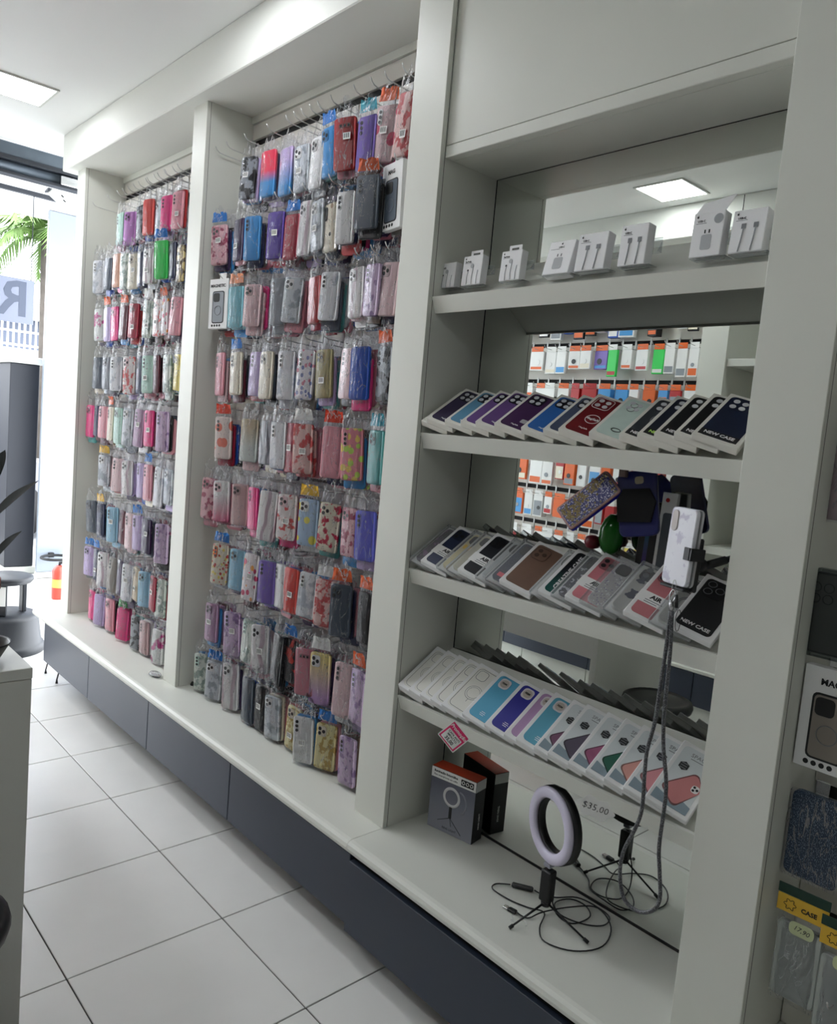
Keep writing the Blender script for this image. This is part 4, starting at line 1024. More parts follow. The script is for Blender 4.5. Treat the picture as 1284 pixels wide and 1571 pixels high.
# --- lowest shelf
L4 = [613.6, 629, 645, 662, 678, 695, 726.6, 760, 789, 808, 835.6, 857, 888, 915, 943, 972, 1005]
def spec4(i):
    def f(x, phi, lift):
        T_ = .0135; t = T_ + .0007; wt = mat('white_print', (232, 232, 232), .5)
        WC = mat('white_carton', (228, 228, 228), .5)
        if i < 6:
            lab = 'white box with embossed case outline, %s from the left on the lowest shelf' % ordb(i)
            r_ = case_box(4, x, phi, lab, 'boxed cases on the lowest shelf', t=T_, kind='window', colour=mat('white_panel', (222, 221, 214), .45), lift=lift)
            lm = mat('outline_grey', (150, 152, 152), .5) if i < 4 else mat('outline_slate', (104, 110, 114), .5)
            outline(r_, rrect(.068, .142, .013, 4, .047, .086), t, lm, .0007); outline(r_, rrect(.030, .032, .009, 4, .034, .136), t, lm, .0007)
            ring(r_, .049, .078, .023, t, lm, .0006); ring(r_, .049, .078, .018, t, lm, .0005)
            MB().tube([(.049, .055, t), (.049, .045, t)], .0006, 4).build('printed_stem', lm, r_)
        elif i < 10:
            rgb, nm_ = [((86, 166, 200), 'light blue'), ((40, 40, 140), 'royal blue'), ((170, 136, 176), 'mauve'), ((88, 160, 184), 'teal blue')][i - 6]
            lab = '%s case in a round-badge box, %s from the left on the lowest shelf' % (nm_, ordb(i))
            r_ = case_box(4, x, phi, lab, 'boxed cases on the lowest shelf', t=T_, kind='window', colour=WC, lift=lift)
            MB().prism(rrect(.070, .150, .013, 4, .046, .086), t + .0001, t + .0012, 0, c=.0006).build('case', mat('silicone_%d' % i, rgb, .5), r_)
            MB().prism(rrect(.031, .033, .010, 4, .036, .138), t + .0013, t + .0018).build('camera_window', mat('cam_pale', (206, 200, 204), .4), r_)
            MB().prism(circ(.0125, 18, .036, .138), t + .0019, t + .0023).build('badge', mat('badge_tan', (180, 170, 160), .5), r_)
            text('FEIM', .0075, INK, r_, Matrix.Translation((.036, .138, t + .0026)), bold=.03)
            for q, ww in enumerate((.012, .016, .012)): MB().box((.046 - ww / 2, .034 - q * .005, t + .0013), (.046 + ww / 2, .0355 - q * .005, t + .0015)).build('small_print', wt, r_)
        else:
            rgb, nm_ = [((112, 74, 98), 'mauve'), ((84, 76, 92), 'grey-purple'), ((150, 84, 116), 'magenta'), ((40, 92, 76), 'green'), ((206, 150, 140), 'peach'), ((206, 140, 146), 'pink'), ((196, 128, 128), 'salmon')][i - 10]
            pos = ordb(i) + ' from the left' if i < 14 else {14: 'third from the right', 15: 'second from the right', 16: 'at the right end'}[i]
            lab = 'white hexagon-badge box with a %s case, %s, lowest shelf' % (nm_, pos)
            r_ = case_box(4, x, phi, lab, 'boxed cases on the lowest shelf', t=T_, kind='window', colour=mat('box_paleblue', (206, 212, 214), .45), lift=lift)
            MB().prism([(.008, .010), (.086, .010), (.086, .030), (.060, .038), (.030, .030), (.008, .036)], t + .0001, t + .0004).build('printed_waves', mat('print_grey_blue', (130, 146, 156), .5), r_)
            dk = mat('case4d_%d' % i, tuple(int(v * .6) for v in rgb), .4); lt = mat('case4_%d' % i, rgb, .4)
            Mz = Matrix.Translation((.058, .062, 0)) @ Matrix.Rotation(R(-38), 4, 'Z')
            def clipped(w2, h2, z0, m, name):
                pts = [(Mz @ Vector((px_, py_, 0))) for px_, py_ in rrect(w2, h2, .010, 3)]
                pts = [(max(.009, min(.0855, p.x)), max(.012, min(.150, p.y))) for p in pts]
                MB().prism(pts, z0, z0 + .0004).build(name, m, r_)
            clipped(.056, .082, t + .0005, dk, 'case_edge'); clipped(.050, .076, t + .0010, lt, 'case_picture')
            c = Mz @ Vector((.012, .024, 0))
            MB().prism(rrect(.016, .018, .006, 3, min(.075, c.x), c.y), t + .0015, t + .0019).build('camera_picture', wt, r_)
            lenses(r_, [(min(.075, c.x) - .003, c.y + .004), (min(.075, c.x) - .003, c.y - .004), (min(.075, c.x) + .004, c.y)], t + .0020, .0028, INK)
            MB().prism([(.030 + .0115 * math.cos(R(60 * q + 30)), .112 + .0115 * math.sin(R(60 * q + 30))) for q in range(6)], t + .0005, t + .0009).build('hexagon_badge', mat('badge_black', (34, 36, 40), .5), r_)
            for q in (.106, .112, .118): MB().box((.023, q - .0012, t + .0010), (.037, q + .0012, t + .0012)).build('badge_line', GREYINK, r_)
            text('SPACE', .0135, GREYINK, r_, Matrix.Translation((.050, .145, t + .0005)), bold=-.005)
            MB().box((.034, .135, t + .0001), (.066, .1365, t + .0004)).build('small_print', GREYINK, r_)
        return r_
    return f
shingle(4, L4, .0135, .094, [spec4(i) for i in range(17)], '')

# --- topmost shelf: small white boxes on clear stands
AW = mat('bright_carton', (236, 236, 238), .4)
B1S = [(668.7, 696, 418, 456, 'ear'), (705, 736, 408, 453, 'ear'), (763, 796, 400, 446, 'ear'), (829, 871, 384, 438, 'plug'), (878, 926, 374, 432, 'cable'), (944, 988, 364, 427, 'cable'), (1054, 1104, 342, 411, 'plug'), (1113.5, 1169, 337, 404, 'cable')]
AL = ['small white earphone box, first from the left on the topmost shelf', 'small white earphone box with a hang tab, second from the left on the topmost shelf', 'small white earphone box with a hang tab, third from the left on the topmost shelf',
      'white power adapter box leaning back, fourth from the left on the topmost shelf', 'white charge cable box, fifth from the left on the topmost shelf', 'white charge cable box, sixth from the left on the topmost shelf',
      'tall white adapter box with its lid flap open on the topmost shelf', 'white cable box at the right end of the topmost shelf']
def fruit(par, x, z, s_, y):
    b = MB(); pts = []
    for q in range(24):
        a = 2 * math.pi * q / 24; r_ = s_ * (1 - .12 * (1 if math.sin(a) > .8 else 0) - .25 * max(0, math.cos(a) - .86) / .14 * 1.0); pts.append((x + r_ * math.cos(a) * .9, z + r_ * math.sin(a)))
    b.prism(pts, -y, -y + .0004, 0, RX); b.prism([(x, z + s_ * 1.1), (x + s_ * .5, z + s_ * 1.3), (x + s_ * .35, z + s_ * 1.75)], -y, -y + .0004, 0, RX)
    b.build('fruit_emblem', INK, par)
for i, (l, r_, tp, bt, kd) in enumerate(B1S):
    y0 = .045; a = at(l, bt, y=y0); b_ = at(r_, bt, y=y0); w_ = (b_.x - a.x) * .93; h = at(l, tp, y=y0).z - a.z
    dep = .028 if kd != 'ear' else .024; tilt = 16 if i == 3 else 7 if i in (4, 7) else 4
    h = h / math.cos(R(tilt)) * .98
    zb = max(a.z - .0, SH[1] - .0065 + (y0 + dep + .004 - .0225) * SLP + .003)
    root = empty('accessory_box', (a.x + w_ / 2, y0, zb), (R(-tilt), 0, 0)); tag(root, AL[i], 'box', 'small white boxes on the topmost shelf')
    MB().bbox((-w_ / 2, 0, 0), (w_ / 2, dep, h), .0012).build('carton', AW, root)
    fy = -.0003; tx = -w_ / 2
    fruit(root, tx + w_ * .14 if kd != 'plug' or i == 6 else 0, h - h * .10, h * .028, fy)
    nm_ = {'ear': 'EarPods', 'plug': 'USB-C', 'cable': 'USB-C'}[kd]
    text(nm_, .006, INK, root, Matrix.Translation((tx + w_ * .27 if i != 3 else 0, fy, h * .80)) @ RX, bold=.02)
    MB().box((tx + w_ * .10, fy - .0001, h * .745), (tx + w_ * .44, fy, h * .757)).build('small_print', GREYINK, root)
    PG = mat('printed_grey', (176, 178, 182), .5)
    if kd == 'ear':
        for q, (fx, ftop) in enumerate(((.30, .50), (.55, .62), (.80, .48))):
            MB().tube([(tx + w_ * fx, fy - .0006, h * .02), (tx + w_ * (fx - .02), fy - .0006, h * .25), (tx + w_ * (fx + .02), fy - .0006, h * ftop)], .0007, 5).build('printed_cable', PG, root)
        MB().prism(circ(w_ * .085, 14, tx + w_ * .50, h * .64), -fy, -fy + .0006, 0, RX).build('printed_earbud', PG, root)
        MB().prism(circ(w_ * .04, 10, tx + w_ * .30, h * .50), -fy, -fy + .0006, 0, RX).build('printed_jack', INK, root)
        if i > 0:
            tb = MB().bbox((-w_ * .32, .012, h), (w_ * .30, .0132, h + .017), .0004).build('hang_tab', AW, root)
            MB().bbox((-w_ * .18, .0108, h + .005), (w_ * .16, .0118, h + .010), .0003).build('tab_slot', mat('slot_grey', (90, 92, 88), .6), tb)
    elif kd == 'cable':
        for fx in (.36, .72):
            MB().bbox((tx + w_ * (fx - .07), fy - .0006, h * .55), (tx + w_ * (fx + .07), fy, h * .67), .0002).build('printed_connector', mat('printed_grey_dark', (130, 132, 136), .5), root)
            MB().tube([(tx + w_ * fx, fy - .0008, h * .55), (tx + w_ * (fx - .02), fy - .0008, h * .3), (tx + w_ * (fx - .06), fy - .0008, h * .02)], .0012, 5).build('printed_cable', PG, root)
    else:
        MB().prism(rrect(w_ * .34, h * .34, .004, 2, 0, h * .32), -fy, -fy + .0004, 0, RX).build('printed_plug', PG, root)
        for fx in (-.07, .07): MB().box((w_ * fx - .0015, fy - .0003, h * .52), (w_ * fx + .0015, fy, h * .60)).build('printed_pin', GREYINK if i == 3 else INK, root)
    if i == 6:
        MB().add([(-w_ / 2 + .001, .003, h), (w_ / 2 - .001, .003, h), (w_ / 2 + .008, .020, h + .036), (-w_ / 2 + .006, .020, h + .026), (-w_ / 2 + .001, .004, h - .0), (w_ / 2 - .001, .004, h), (w_ / 2 + .008, .021, h + .036), (-w_ / 2 + .006, .021, h + .026)],
                 [(0, 1, 2, 3), (7, 6, 5, 4), (0, 4, 5, 1), (1, 5, 6, 2), (2, 6, 7, 3), (3, 7, 4, 0)]).build('lid_flap', AW, root)
        MB().prism(circ(.010, 16, w_ * .32, h * .82), -fy, -fy + .0004, 0, RX).build('clear_seal', CLEARP, root)
    # clear stand under and behind the box
    st = empty('clear_stand', (a.x + w_ / 2, y0, zb)); tag(st, 'clear plastic stand under the %s box of the topmost shelf' % (ORD[i] if i < 7 else 'last'), 'stand', 'clear stands on the topmost shelf')
    MB().box((-w_ / 2 + .002, .001, -.0035), (w_ / 2 + .012, dep + .005, -.0015)).build('foot', STANDM, st)
    yb = dep + .012 + math.tan(R(tilt)) * h * .6
    MB().box((-w_ / 2 + .002, yb, .03), (w_ / 2 + .012, yb + .002, h * .72)).build('back_plate', STANDM, st)
    MB().add([(w_ / 2 + .010, dep + .002, .03), (w_ / 2 + .010, yb, .03), (w_ / 2 + .010, yb, h * .6), (w_ / 2 + .012, dep + .002, .03), (w_ / 2 + .012, yb, .03), (w_ / 2 + .012, yb, h * .6)], [(0, 1, 2), (5, 4, 3), (0, 3, 4, 1), (1, 4, 5, 2), (2, 5, 3, 0)]).build('side_plate', STANDM, st)

# ------------------------------------------------------------------ price tags
def face(loc, yaw, roll=0, tilt=0):
    return Matrix.Translation(loc) @ Matrix.Rotation(R(yaw), 4, 'Z') @ Matrix.Rotation(R(tilt), 4, 'X') @ RX @ Matrix.Rotation(R(roll), 4, 'Z')
PINK = mat('promo_pink', (226, 48, 110), .5)
p = at(696, 1130, y=-.012)
pt = empty('price_tag'); pt.matrix_world = face(p, 30, -43); tag(pt, 'pink and white diamond promotion tag on the edge of the lowest shelf', 'price tag')
MB().prism(rrect(.062, .062, .002, 2), 0, .0006).build('card', PAPER, pt)
MB().prism(rrect(.057, .057, .001, 1), .0007, .0009).build('pink_border', PINK, pt)
MB().prism(rrect(.048, .033, .001, 1, 0, -.0085), .0010, .0012).build('white_field', PAPER, pt)
text('Promoção', .0135, PAPER, pt, Matrix.Translation((0, .0185, .0011)), bold=.02, shear=.2)
text('CAPA ANTI', .008, INK, pt, Matrix.Translation((0, .002, .0014)), bold=.01)
text('IMPACTO', .008, INK, pt, Matrix.Translation((0, -.006, .0014)), bold=.01)
text('35,00', .013, INK, pt, Matrix.Translation((0, -.017, .0014)), bold=.02)
MB().tube([(-.012, .0, -.001), (-.012, 0, -.014)], .0012, 5).build('holder_pin', CLEARP, pt)
p = at(913, 1240, y=-.012)
p2 = empty('price_tag'); p2.matrix_world = face(p, 28, -8); tag(p2, 'scalloped white tag with handwritten $35,00 on the lowest shelf edge', 'price tag')
MB().prism([(.040 * math.cos(a) * (1 + .10 * math.cos(6 * a)), .024 * math.sin(a) * (1 + .16 * math.cos(6 * a + .6))) for a in [2 * math.pi * k / 48 for k in range(48)]], 0, .0006).build('card', PAPER, p2)
text('$35,00', .021, INK, p2, Matrix.Translation((0, .001, .0008)) , bold=-.012, shear=.1)
MB().tube([(0, 0, -.001), (0, 0, -.014)], .0012, 5).build('holder_pin', CLEARP, p2)

# ------------------------------------------------------------------ ring light, its box, cables
ZB = .3545
bx = empty('ring_light_box', (-1.545, .128, ZB), (0, 0, R(10))); tag(bx, 'grey and orange ring light carton standing under the lowest shelf', 'box')
BW, BD, BH = .158, .052, .185
MB().bbox((0, 0, 0), (BW, BD, BH), .001).build('carton', mat('carton_black', (24, 24, 26), .5), bx)
FR = lambda x, z, y=-.0004: Matrix.Translation((x, y, z)) @ RX
MB().prism([(0.001, .001), (BW - .001, .001), (BW - .001, BH - .032), (.001, BH - .032)], .0001, .0006, 0, RX).build('grey_front', gradient_mat('box_grey', (150, 152, 164), (92, 94, 110), .0, .14, 'Z'), bx)
MB().prism([(0.001, BH - .031), (BW - .001, BH - .031), (BW - .001, BH - .001), (.001, BH - .001)], .0001, .0006, 0, RX).build('white_front_band', PAPER, bx)
MB().box((BW, .001, BH - .031), (BW + .0005, BD - .001, BH - .001)).build('white_side_band', PAPER, bx)
MB().box((.001, .001, BH), (BW - .001, BD - .001, BH + .0005)).build('orange_top', mat('orange_red', (206, 72, 40), .5), bx)
text('Iluminação fotográfica', .0095, INK, bx, FR(.052, BH - .011, -.0008), bold=.03)
text('Para smartphones em selfie', .0075, INK, bx, FR(.052, BH - .022, -.0008))
MB().prism(rrect(.044, .018, .001, 1, .128, BH - .016), .0008, .0011, 0, RX).build('black_strip', BLACK, bx)
for q in range(3): MB().tube([(.114 + .014 * q + .0045 * math.cos(a), -.0014, BH - .016 + .0045 * math.sin(a)) for a in [2 * math.pi * k / 14 for k in range(14)]], .0011, 5, closed=True).build('printed_ring', PAPER, bx)
MB().tube([(.078 + .026 * math.cos(a), -.0012, .112 + .026 * math.sin(a)) for a in [2 * math.pi * k / 32 for k in range(32)]], .0048, 6, closed=True, M=Matrix.Diagonal((1, .25, 1, 1))).build('printed_ring_light', mat('print_white', (214, 214, 216), .5), bx)
MB().tube([(.100 + .030 * math.cos(a), -.0030, .104 + .034 * math.sin(a)) for a in [R(-60 + 140 * k / 16) for k in range(17)]], .003, 5, M=Matrix.Diagonal((1, .2, 1, 1))).build('printed_halo', mat('print_grey', (140, 142, 154), .5), bx)
MB().prism(rrect(.010, .034, .001, 1, .078, .066), .0008, .0013, 0, RX).build('printed_handle', INK, bx)
for xx, zz in ((.036, .030), (.120, .012), (.084, .026)): MB().tube([(.078, -.0012, .050), (xx, -.0012, zz)], .0009, 4).build('printed_leg', INK, bx)
text('RING LIGHT', .009, INK, bx, FR(.078, .014, -.0008))
text('RING LIGHT', .009, PAPER, bx, Matrix.Translation((BW + .0008, BD * .55, .06)) @ Matrix.Rotation(R(90), 4, 'Z') @ RX @ Matrix.Rotation(R(90), 4, 'Z'), bold=.02)

rl = empty('ring_light', (-1.045, .055, ZB)); tag(rl, 'small white ring light on a black tripod standing on the plinth', 'ring light')
Mr = Matrix.Translation((0, 0, .245)) @ Matrix.Rotation(R(-19), 4, 'Z')
N_ = 48
def ringsec(ro, ri, y0, y1, m, name):
    b = MB(); vs = []
    for k in range(N_):
        a = 2 * math.pi * k / N_
        mid = (ro + ri) / 2; hw = (ro - ri) / 2
        for rr, yy in ((ro, y1), (ro, y0 + .004), (ro - hw * .3, y0), (mid, y0 - .001), (ri + hw * .3, y0), (ri, y0 + .004), (ri, y1)):
            vs.append((rr * math.cos(a), yy, rr * math.sin(a)))
    fs = []
    for k in range(N_):
        for j in range(7):
            a_, b2 = k * 7 + j, k * 7 + (j + 1) % 7; c, d_ = ((k + 1) % N_) * 7 + (j + 1) % 7, ((k + 1) % N_) * 7 + j
            fs.append((a_, d_, c, b2))
    return b.add(vs, fs, 0, Mr, True).build(name, m, rl)
ringsec(.092, .062, -.006, .016, BLACK, 'ring_housing')
ringsec(.0905, .0635, -.017, -.0065, mat('milky_diffuser', (206, 200, 220), .35), 'diffuser')
MB().bbox((-.010, -.012, .140), (.010, .010, .152), .002).build('joint', mat('pale_joint', (150, 150, 162), .4), rl)
MB().tube([(0, 0, .139), (0, 0, .132)], .005, 10).build('screw', CHROME, rl)
MB().bbox((-.015, -.013, .052), (.015, .013, .1315), .003).build('handle', BLACK, rl)
MB().lathe([(.011, .040), (.013, .0515)], 14).build('hub', BLACKM, rl)
for fx, fy in ((-.026, -.098), (.119, .016), (-.067, .085)):
    lg = MB().tube([(fx * .06, fy * .06, .046), (fx * .93, fy * .93, .0075)], [.0028, .0024], 7).build('leg', BLACK, rl)
    MB().tube([(fx * .90, fy * .90, .0085), (fx, fy, .0043)], [.0042, .0042], 8).build('rubber_foot', BLACKM, lg)
def flat_cable(pts, name, label, r=.0017):
    P = [Vector(p) for p in pts]; S_ = []
    for i in range(len(P) - 1):
        a, b, c, d = P[max(i - 1, 0)], P[i], P[i + 1], P[min(i + 2, len(P) - 1)]
        for t in (0, .2, .4, .6, .8): S_.append(.5 * ((2 * b) + (c - a) * t + (2 * a - 5 * b + 4 * c - d) * t * t + (3 * b - a - 3 * c + d) * t ** 3))
    S_.append(P[-1]); return S_
z0 = ZB + .0025
cb = empty('usb_cable', (-1.1, .1, ZB)); tag(cb, 'thin black cable with inline controller and metal USB plug coiled round the ring light', 'cable')
Mi = Matrix.Translation((1.1, -.1, -ZB))
pts = [(-1.033, .055, z0 + .075), (-1.015, .06, z0 + .03), (-.995, .10, z0), (-.985, .16, z0), (-1.02, .19, z0), (-1.06, .18, z0), (-1.07, .13, z0 + .002), (-1.03, .10, z0 + .004), (-.975, .12, z0 + .002), (-.945, .16, z0), (-.955, .20, z0 + .001), (-1.0, .205, z0 + .004), (-1.05, .195, z0 + .004), (-1.085, .155, z0), (-1.115, .135, z0), (-1.135, .128, z0 + .003)]
MB().tube(flat_cable(pts, '', ''), .0017, 6, M=Mi).build('cord', BLACK, cb)
pts = [(-1.188, .095, z0 + .003), (-1.215, .07, z0), (-1.205, .045, z0), (-1.15, .045, z0), (-1.10, .06, z0), (-1.06, .075, z0 + .002), (-1.03, .02, z0), (-.99, -.01, z0), (-.93, .02, z0), (-.90, .09, z0), (-.93, .17, z0), (-.99, .20, z0 + .006), (-1.03, .15, z0 + .006), (-1.06, .07, z0 + .006), (-1.07, .03, z0), (-1.085, .018, z0 + .002), (-1.10, .017, z0 + .004)]
MB().tube(flat_cable(pts, '', ''), .0017, 6, M=Mi).build('cord', BLACK, cb)
MB().bbox((-.028, -.007, 0), (.028, .007, .011), .003, M=Mi @ Matrix.Translation((-1.162, .112, ZB + .0005)) @ Matrix.Rotation(R(31), 4, 'Z')).build('controller', BLACK, cb)
Mp = Mi @ Matrix.Translation((-1.118, .014, ZB + .0005)) @ Matrix.Rotation(R(8), 4, 'Z')
MB().bbox((-.005, -.007, 0), (.018, .007, .008), .002, M=Mp).build('plug_body', BLACK, cb)
MB().bbox((-.019, -.006, .0015), (-.0052, .006, .0062), .0005, M=Mp).build('plug_metal', CHROME, cb)
tw = MB().tube([(-1.075 + .02 * math.cos(a) * (1 + .3 * math.sin(5 * a)), -.005 + .014 * math.sin(a), ZB + .004 + .002 * math.sin(3 * a)) for a in [2 * math.pi * k / 30 for k in range(24)]], .0008, 5).build('twist_tie', WIRE)
tag(tw, 'crumpled white twist tie lying by the tripod foot of the ring light', 'tie')

# ------------------------------------------------------------------ phone case on a clamp, with a wrist strap
q = at(1037, 897, y=-.005)
ph = empty('clamped_phone_case', (q.x, -.005, q.z), (R(-3), 0, R(-21))); tag(ph, 'white marbled phone case held upright in a black clamp before the third shelf', 'phone case')
MB().prism(rrect(.074, .155, .010, 4, 0, .0775), .0, .0085, 0, RX, c=.0015).build('case', PT('marblecase', (222, 222, 230), (190, 186, 204), scale=38, size=.56, kind='noise'), ph)
MB().prism(rrect(.076, .157, .010, 4, 0, .0775), -.004, -.0005, 0, RX).build('bumper', CLEARP, ph)
MB().prism(rrect(.075, .156, .010, 4, 0, .0775), -.010, -.0045, 0, RX).build('second_case', mat('silver_edge', (200, 200, 204), .3, metal=.3), ph)
MB().prism(rrect(.018, .042, .008, 4, -.022, .128), .0086, .0105, 0, RX, c=.0008).build('camera_cutout', mat('cam_warm', (176, 166, 162), .35), ph)
lenses(MB().prism(circ(.001, 8, 0, .02), .0086, .0088, 0, RX).build('ring_mark', GREYINK, ph), [], 0) if False else None
cl = empty('phone_clamp', (q.x, -.005, q.z), (R(-3), 0, R(-21))); tag(cl, 'black telescopic clamp arm fixed to the right post, gripping the marbled case', 'clamp')
MB().bbox((-.036, .011, -.008), (.040, .020, .100), .003).build('back_plate', BLACK, cl)
MB().bbox((-.036, -.012, -.008), (.036, .0105, -.002), .002).build('bottom_jaw', BLACK, cl)
MB().bbox((.0385, -.014, .055), (.046, .021, .080), .002).build('side_jaw', BLACK, cl)
MB().bbox((.022, -.014, .055), (.0385, -.0090, .080), .001).build('jaw_lip', BLACK, cl)
MB().tube([(.020, .021, .045), (.020, .042, .045)], .014, 14).build('ball_joint', BLACK, cl)
inv = (Matrix.Translation((q.x, -.005, q.z)) @ Matrix.Rotation(R(-21), 4, 'Z') @ Matrix.Rotation(R(-3), 4, 'X')).inverted()
e = inv @ Vector((-.678, .10, at(1117, 845, y=.06).z)); s0 = Vector((.024, .043, .046))
MB().tube([s0, s0.lerp(e, .45)], .0085, 10).build('arm', BLACK, cl)
MB().tube([s0.lerp(e, .45), e], .0062, 10).build('inner_arm', BLACK, cl)
MB().lathe([(.014, -.004), (.014, .0)], 14, M=Matrix.Translation(e) @ Matrix.Rotation(R(21), 4, 'Z') @ Matrix.Rotation(R(90), 4, 'Y')).build('post_mount', BLACK, cl)
ws = empty('wrist_strap', at(1030, 935, y=-.022)); tag(ws, 'long dark grey braided wrist strap looped down from the clamped phone case', 'strap')
MW = Matrix.Translation(-ws.location)
SW = pattern_mat('braid', (70, 70, 74), (120, 120, 126), scale=300, size=.4)
def pxpath(l, y=-.022): return flat_cable([at(a, b, y=y + (c[0] if c else 0)) for a, b, *c in l], '', '')
P_ = [(1029, 937), (1021, 1000), (1012, 1060), (1004, 1110), (993, 1150), (989, 1185), (985, 1240), (974, 1272), (957, 1305), (951, 1340), (957, 1378), (978, 1398), (1000, 1397), (1012, 1380), (1012, 1340), (1011, 1300), (1019, 1240), (1022, 1200), (1018, 1150), (1018, 1110), (1022, 1060), (1028, 1000), (1031, 937)]
MB().tube(pxpath(P_), .0042, 8, M=MW).build('cord', SW, ws)
a_, b_ = at(1030, 936, y=-.022), at(1030, 922, y=-.022)
MB().tube([a_, b_], .0048, 10, M=MW).build('metal_ferrule', CHROME, ws)
c_ = at(1032, 914, y=-.022); MB().tube([c_ + Vector((.006 * math.cos(t), .002 * math.sin(t), .012 * math.sin(t))) for t in [2 * math.pi * k / 16 for k in range(16)]], .0013, 5, closed=True, M=MW).build('clasp', CHROME, ws)
MB().tube([c_ + Vector((.008, 0, .004)), c_ + Vector((.011, 0, -.022))], .0035, 8, M=MW).build('lobster_hook', BLACK, ws)
c2 = at(1034, 900, y=-.020); MB().tube([c2 + Vector((.004 * math.cos(t), 0, .014 * math.sin(t))) for t in [2 * math.pi * k / 16 for k in range(16)]], .0007, 5, closed=True, M=MW).build('thread_loop', WIRE, ws)
c3 = at(1040, 952, y=-.020); MB().tube([c3 + Vector((.0055 * math.cos(t), 0, .022 * math.sin(t))) for t in [2 * math.pi * k / 18 for k in range(18)]], .0007, 5, closed=True, M=MW).build('thread_loop', BLACKM, ws)

# ------------------------------------------------------------------ cases hung and stood before the mirror, third shelf
def hung(px0, py0, y, yaw, roll, tilt): 
    return face(at(px0, py0, y=y), yaw, roll, tilt)
gc = empty('glitter_case'); gc.matrix_world = face(at(903, 768, y=.075), 8, -42, -20); tag(gc, 'crystal studded phone case with rose edge and blue back, hung tilted before the mirror', 'phone case')
MB().prism(rrect(.072, .150, .009, 4), -.009, 0, 0).build('blue_shell', mat('deep_blue', (24, 24, 150), .25), gc)
MB().prism(rrect(.070, .148, .008, 4), .0002, .004, 0, c=.001).build('rose_frame', mat('rose_frame', (150, 112, 108), .35), gc)
MB().prism(rrect(.060, .138, .006, 3), .0042, .005, 0).build('glitter_panel', PT('crystalpan', (40, 44, 110), (190, 190, 210), scale=260, size=.38), gc)
b = MB()
for k in range(300):
    x, y = rnd.uniform(-.028, .028), rnd.uniform(-.067, .067)
    if x > .004 - .3 * y and rnd.random() < .75: continue
    s_ = rnd.uniform(.0012, .0034); b.add([(x - s_, y - s_, .005), (x + s_, y - s_, .005), (x + s_, y + s_, .005), (x - s_, y + s_, .005), (x, y, .005 + s_ * 1.6)], [(0, 1, 4), (1, 2, 4), (2, 3, 4), (3, 0, 4)])
o = b.build('crystals', mat('crystal_gold', (200, 186, 150), .15, metal=.6), gc); tag(o, kind='stuff')
dc = empty('dark_blue_case'); dc.matrix_world = face(at(978, 772, y=.105), 10, 12, -8); tag(dc, 'deep blue phone case hung upright beside the crystal studded one', 'phone case')
MB().prism(rrect(.092, .150, .016, 4), -.010, 0, 0, c=.002).build('case', mat('deep_blue_2', (20, 24, 86), .3), dc)
MB().prism(rrect(.020, .017, .005, 3, .006, .052), .0003, .0012, 0).build('camera_hole', mat('hole_tan', (150, 140, 120), .5), dc)
MB().prism([(-.046, -.040), (.030, -.046), (.044, .000), (.030, .030), (-.030, .034), (-.046, .010)], .0004, .008, 0).build('velvet_pouch', mat('velvet_black', (8, 8, 10), .95), dc)
ck = empty('hanging_clip', at(957, 724, y=.09)); tag(ck, 'small brown clip under the second shelf holding the hung cases', 'clip')
MB().bbox((-.010, -.006, -.012), (.010, .006, .010), .002).build('jaw', mat('clip_brown', (84, 66, 60), .5), ck)
MB().tube([(0, 0, .0101), (0, .02, .03)], .0018, 6).build('wire', CHROME, ck)
gb = MB().lathe([(.012, 0), (.024, .012), (.030, .035), (.029, .060), (.020, .084), (.008, .096)], 14, M=Matrix.Translation((0, 0, 0))).build('green_pouch', clear_mat('green_cellophane', (38, 120, 40), a=.5, rough=.1))
gb.location = at(935, 850, y=.155); gb.location.z = max(gb.location.z, SH[3] + .15 * SLP + .005); tag(gb, 'green cellophane pouch behind the boxes of the third shelf', 'pouch')
rb = MB().lathe([(.004, 0), (.016, .004), (.021, .016), (.017, .030), (.006, .034)], 14).build('red_ball', mat('dark_red_ball', (110, 18, 34), .35)); rb.location = at(908, 842, y=.165); rb.location.z = max(rb.location.z, SH[3] + .165 * SLP); tag(rb, 'dark red ball beside the green pouch on the third shelf', 'ball')
for nm_, px_, w2, h2, m, lab in (('dark_case_box', 985, .046, .16, cm('black'), 'black case box with a teal stripe leaning on the mirror'), ('grey_phone_box', 1010, .036, .19, mat('white_carton', (228, 228, 228), .5), 'white box picturing a grey phone, leaning on the mirror')):
    xx = at(px_, 860, y=.17).x; r_ = empty(nm_, (xx, .176, SH[3] + .165 * SLP - .002), (R(-5), 0, R(6))); tag(r_, lab, 'case box')
    MB().bbox((-w2 / 2, 0, 0), (w2 / 2, .016, h2), .0015).build('carton', m, r_)
    if nm_ == 'dark_case_box': MB().box((-.006, -.0008, .004), (.004, 0, h2 * .85)).build('teal_stripe', gradient_mat('tealviolet', (70, 50, 120), (20, 110, 116), .03, .12, 'Z'), r_)
    else:
        MB().prism(rrect(.024, .135, .006, 3, .002, .075), .0002, .0008, 0, RX).build('phone_picture', mat('phone_grey', (84, 92, 100), .4), r_)
        MB().prism(circ(.005, 12, -.004, .172), .0002, .0006, 0, RX).build('red_logo', RED, r_)

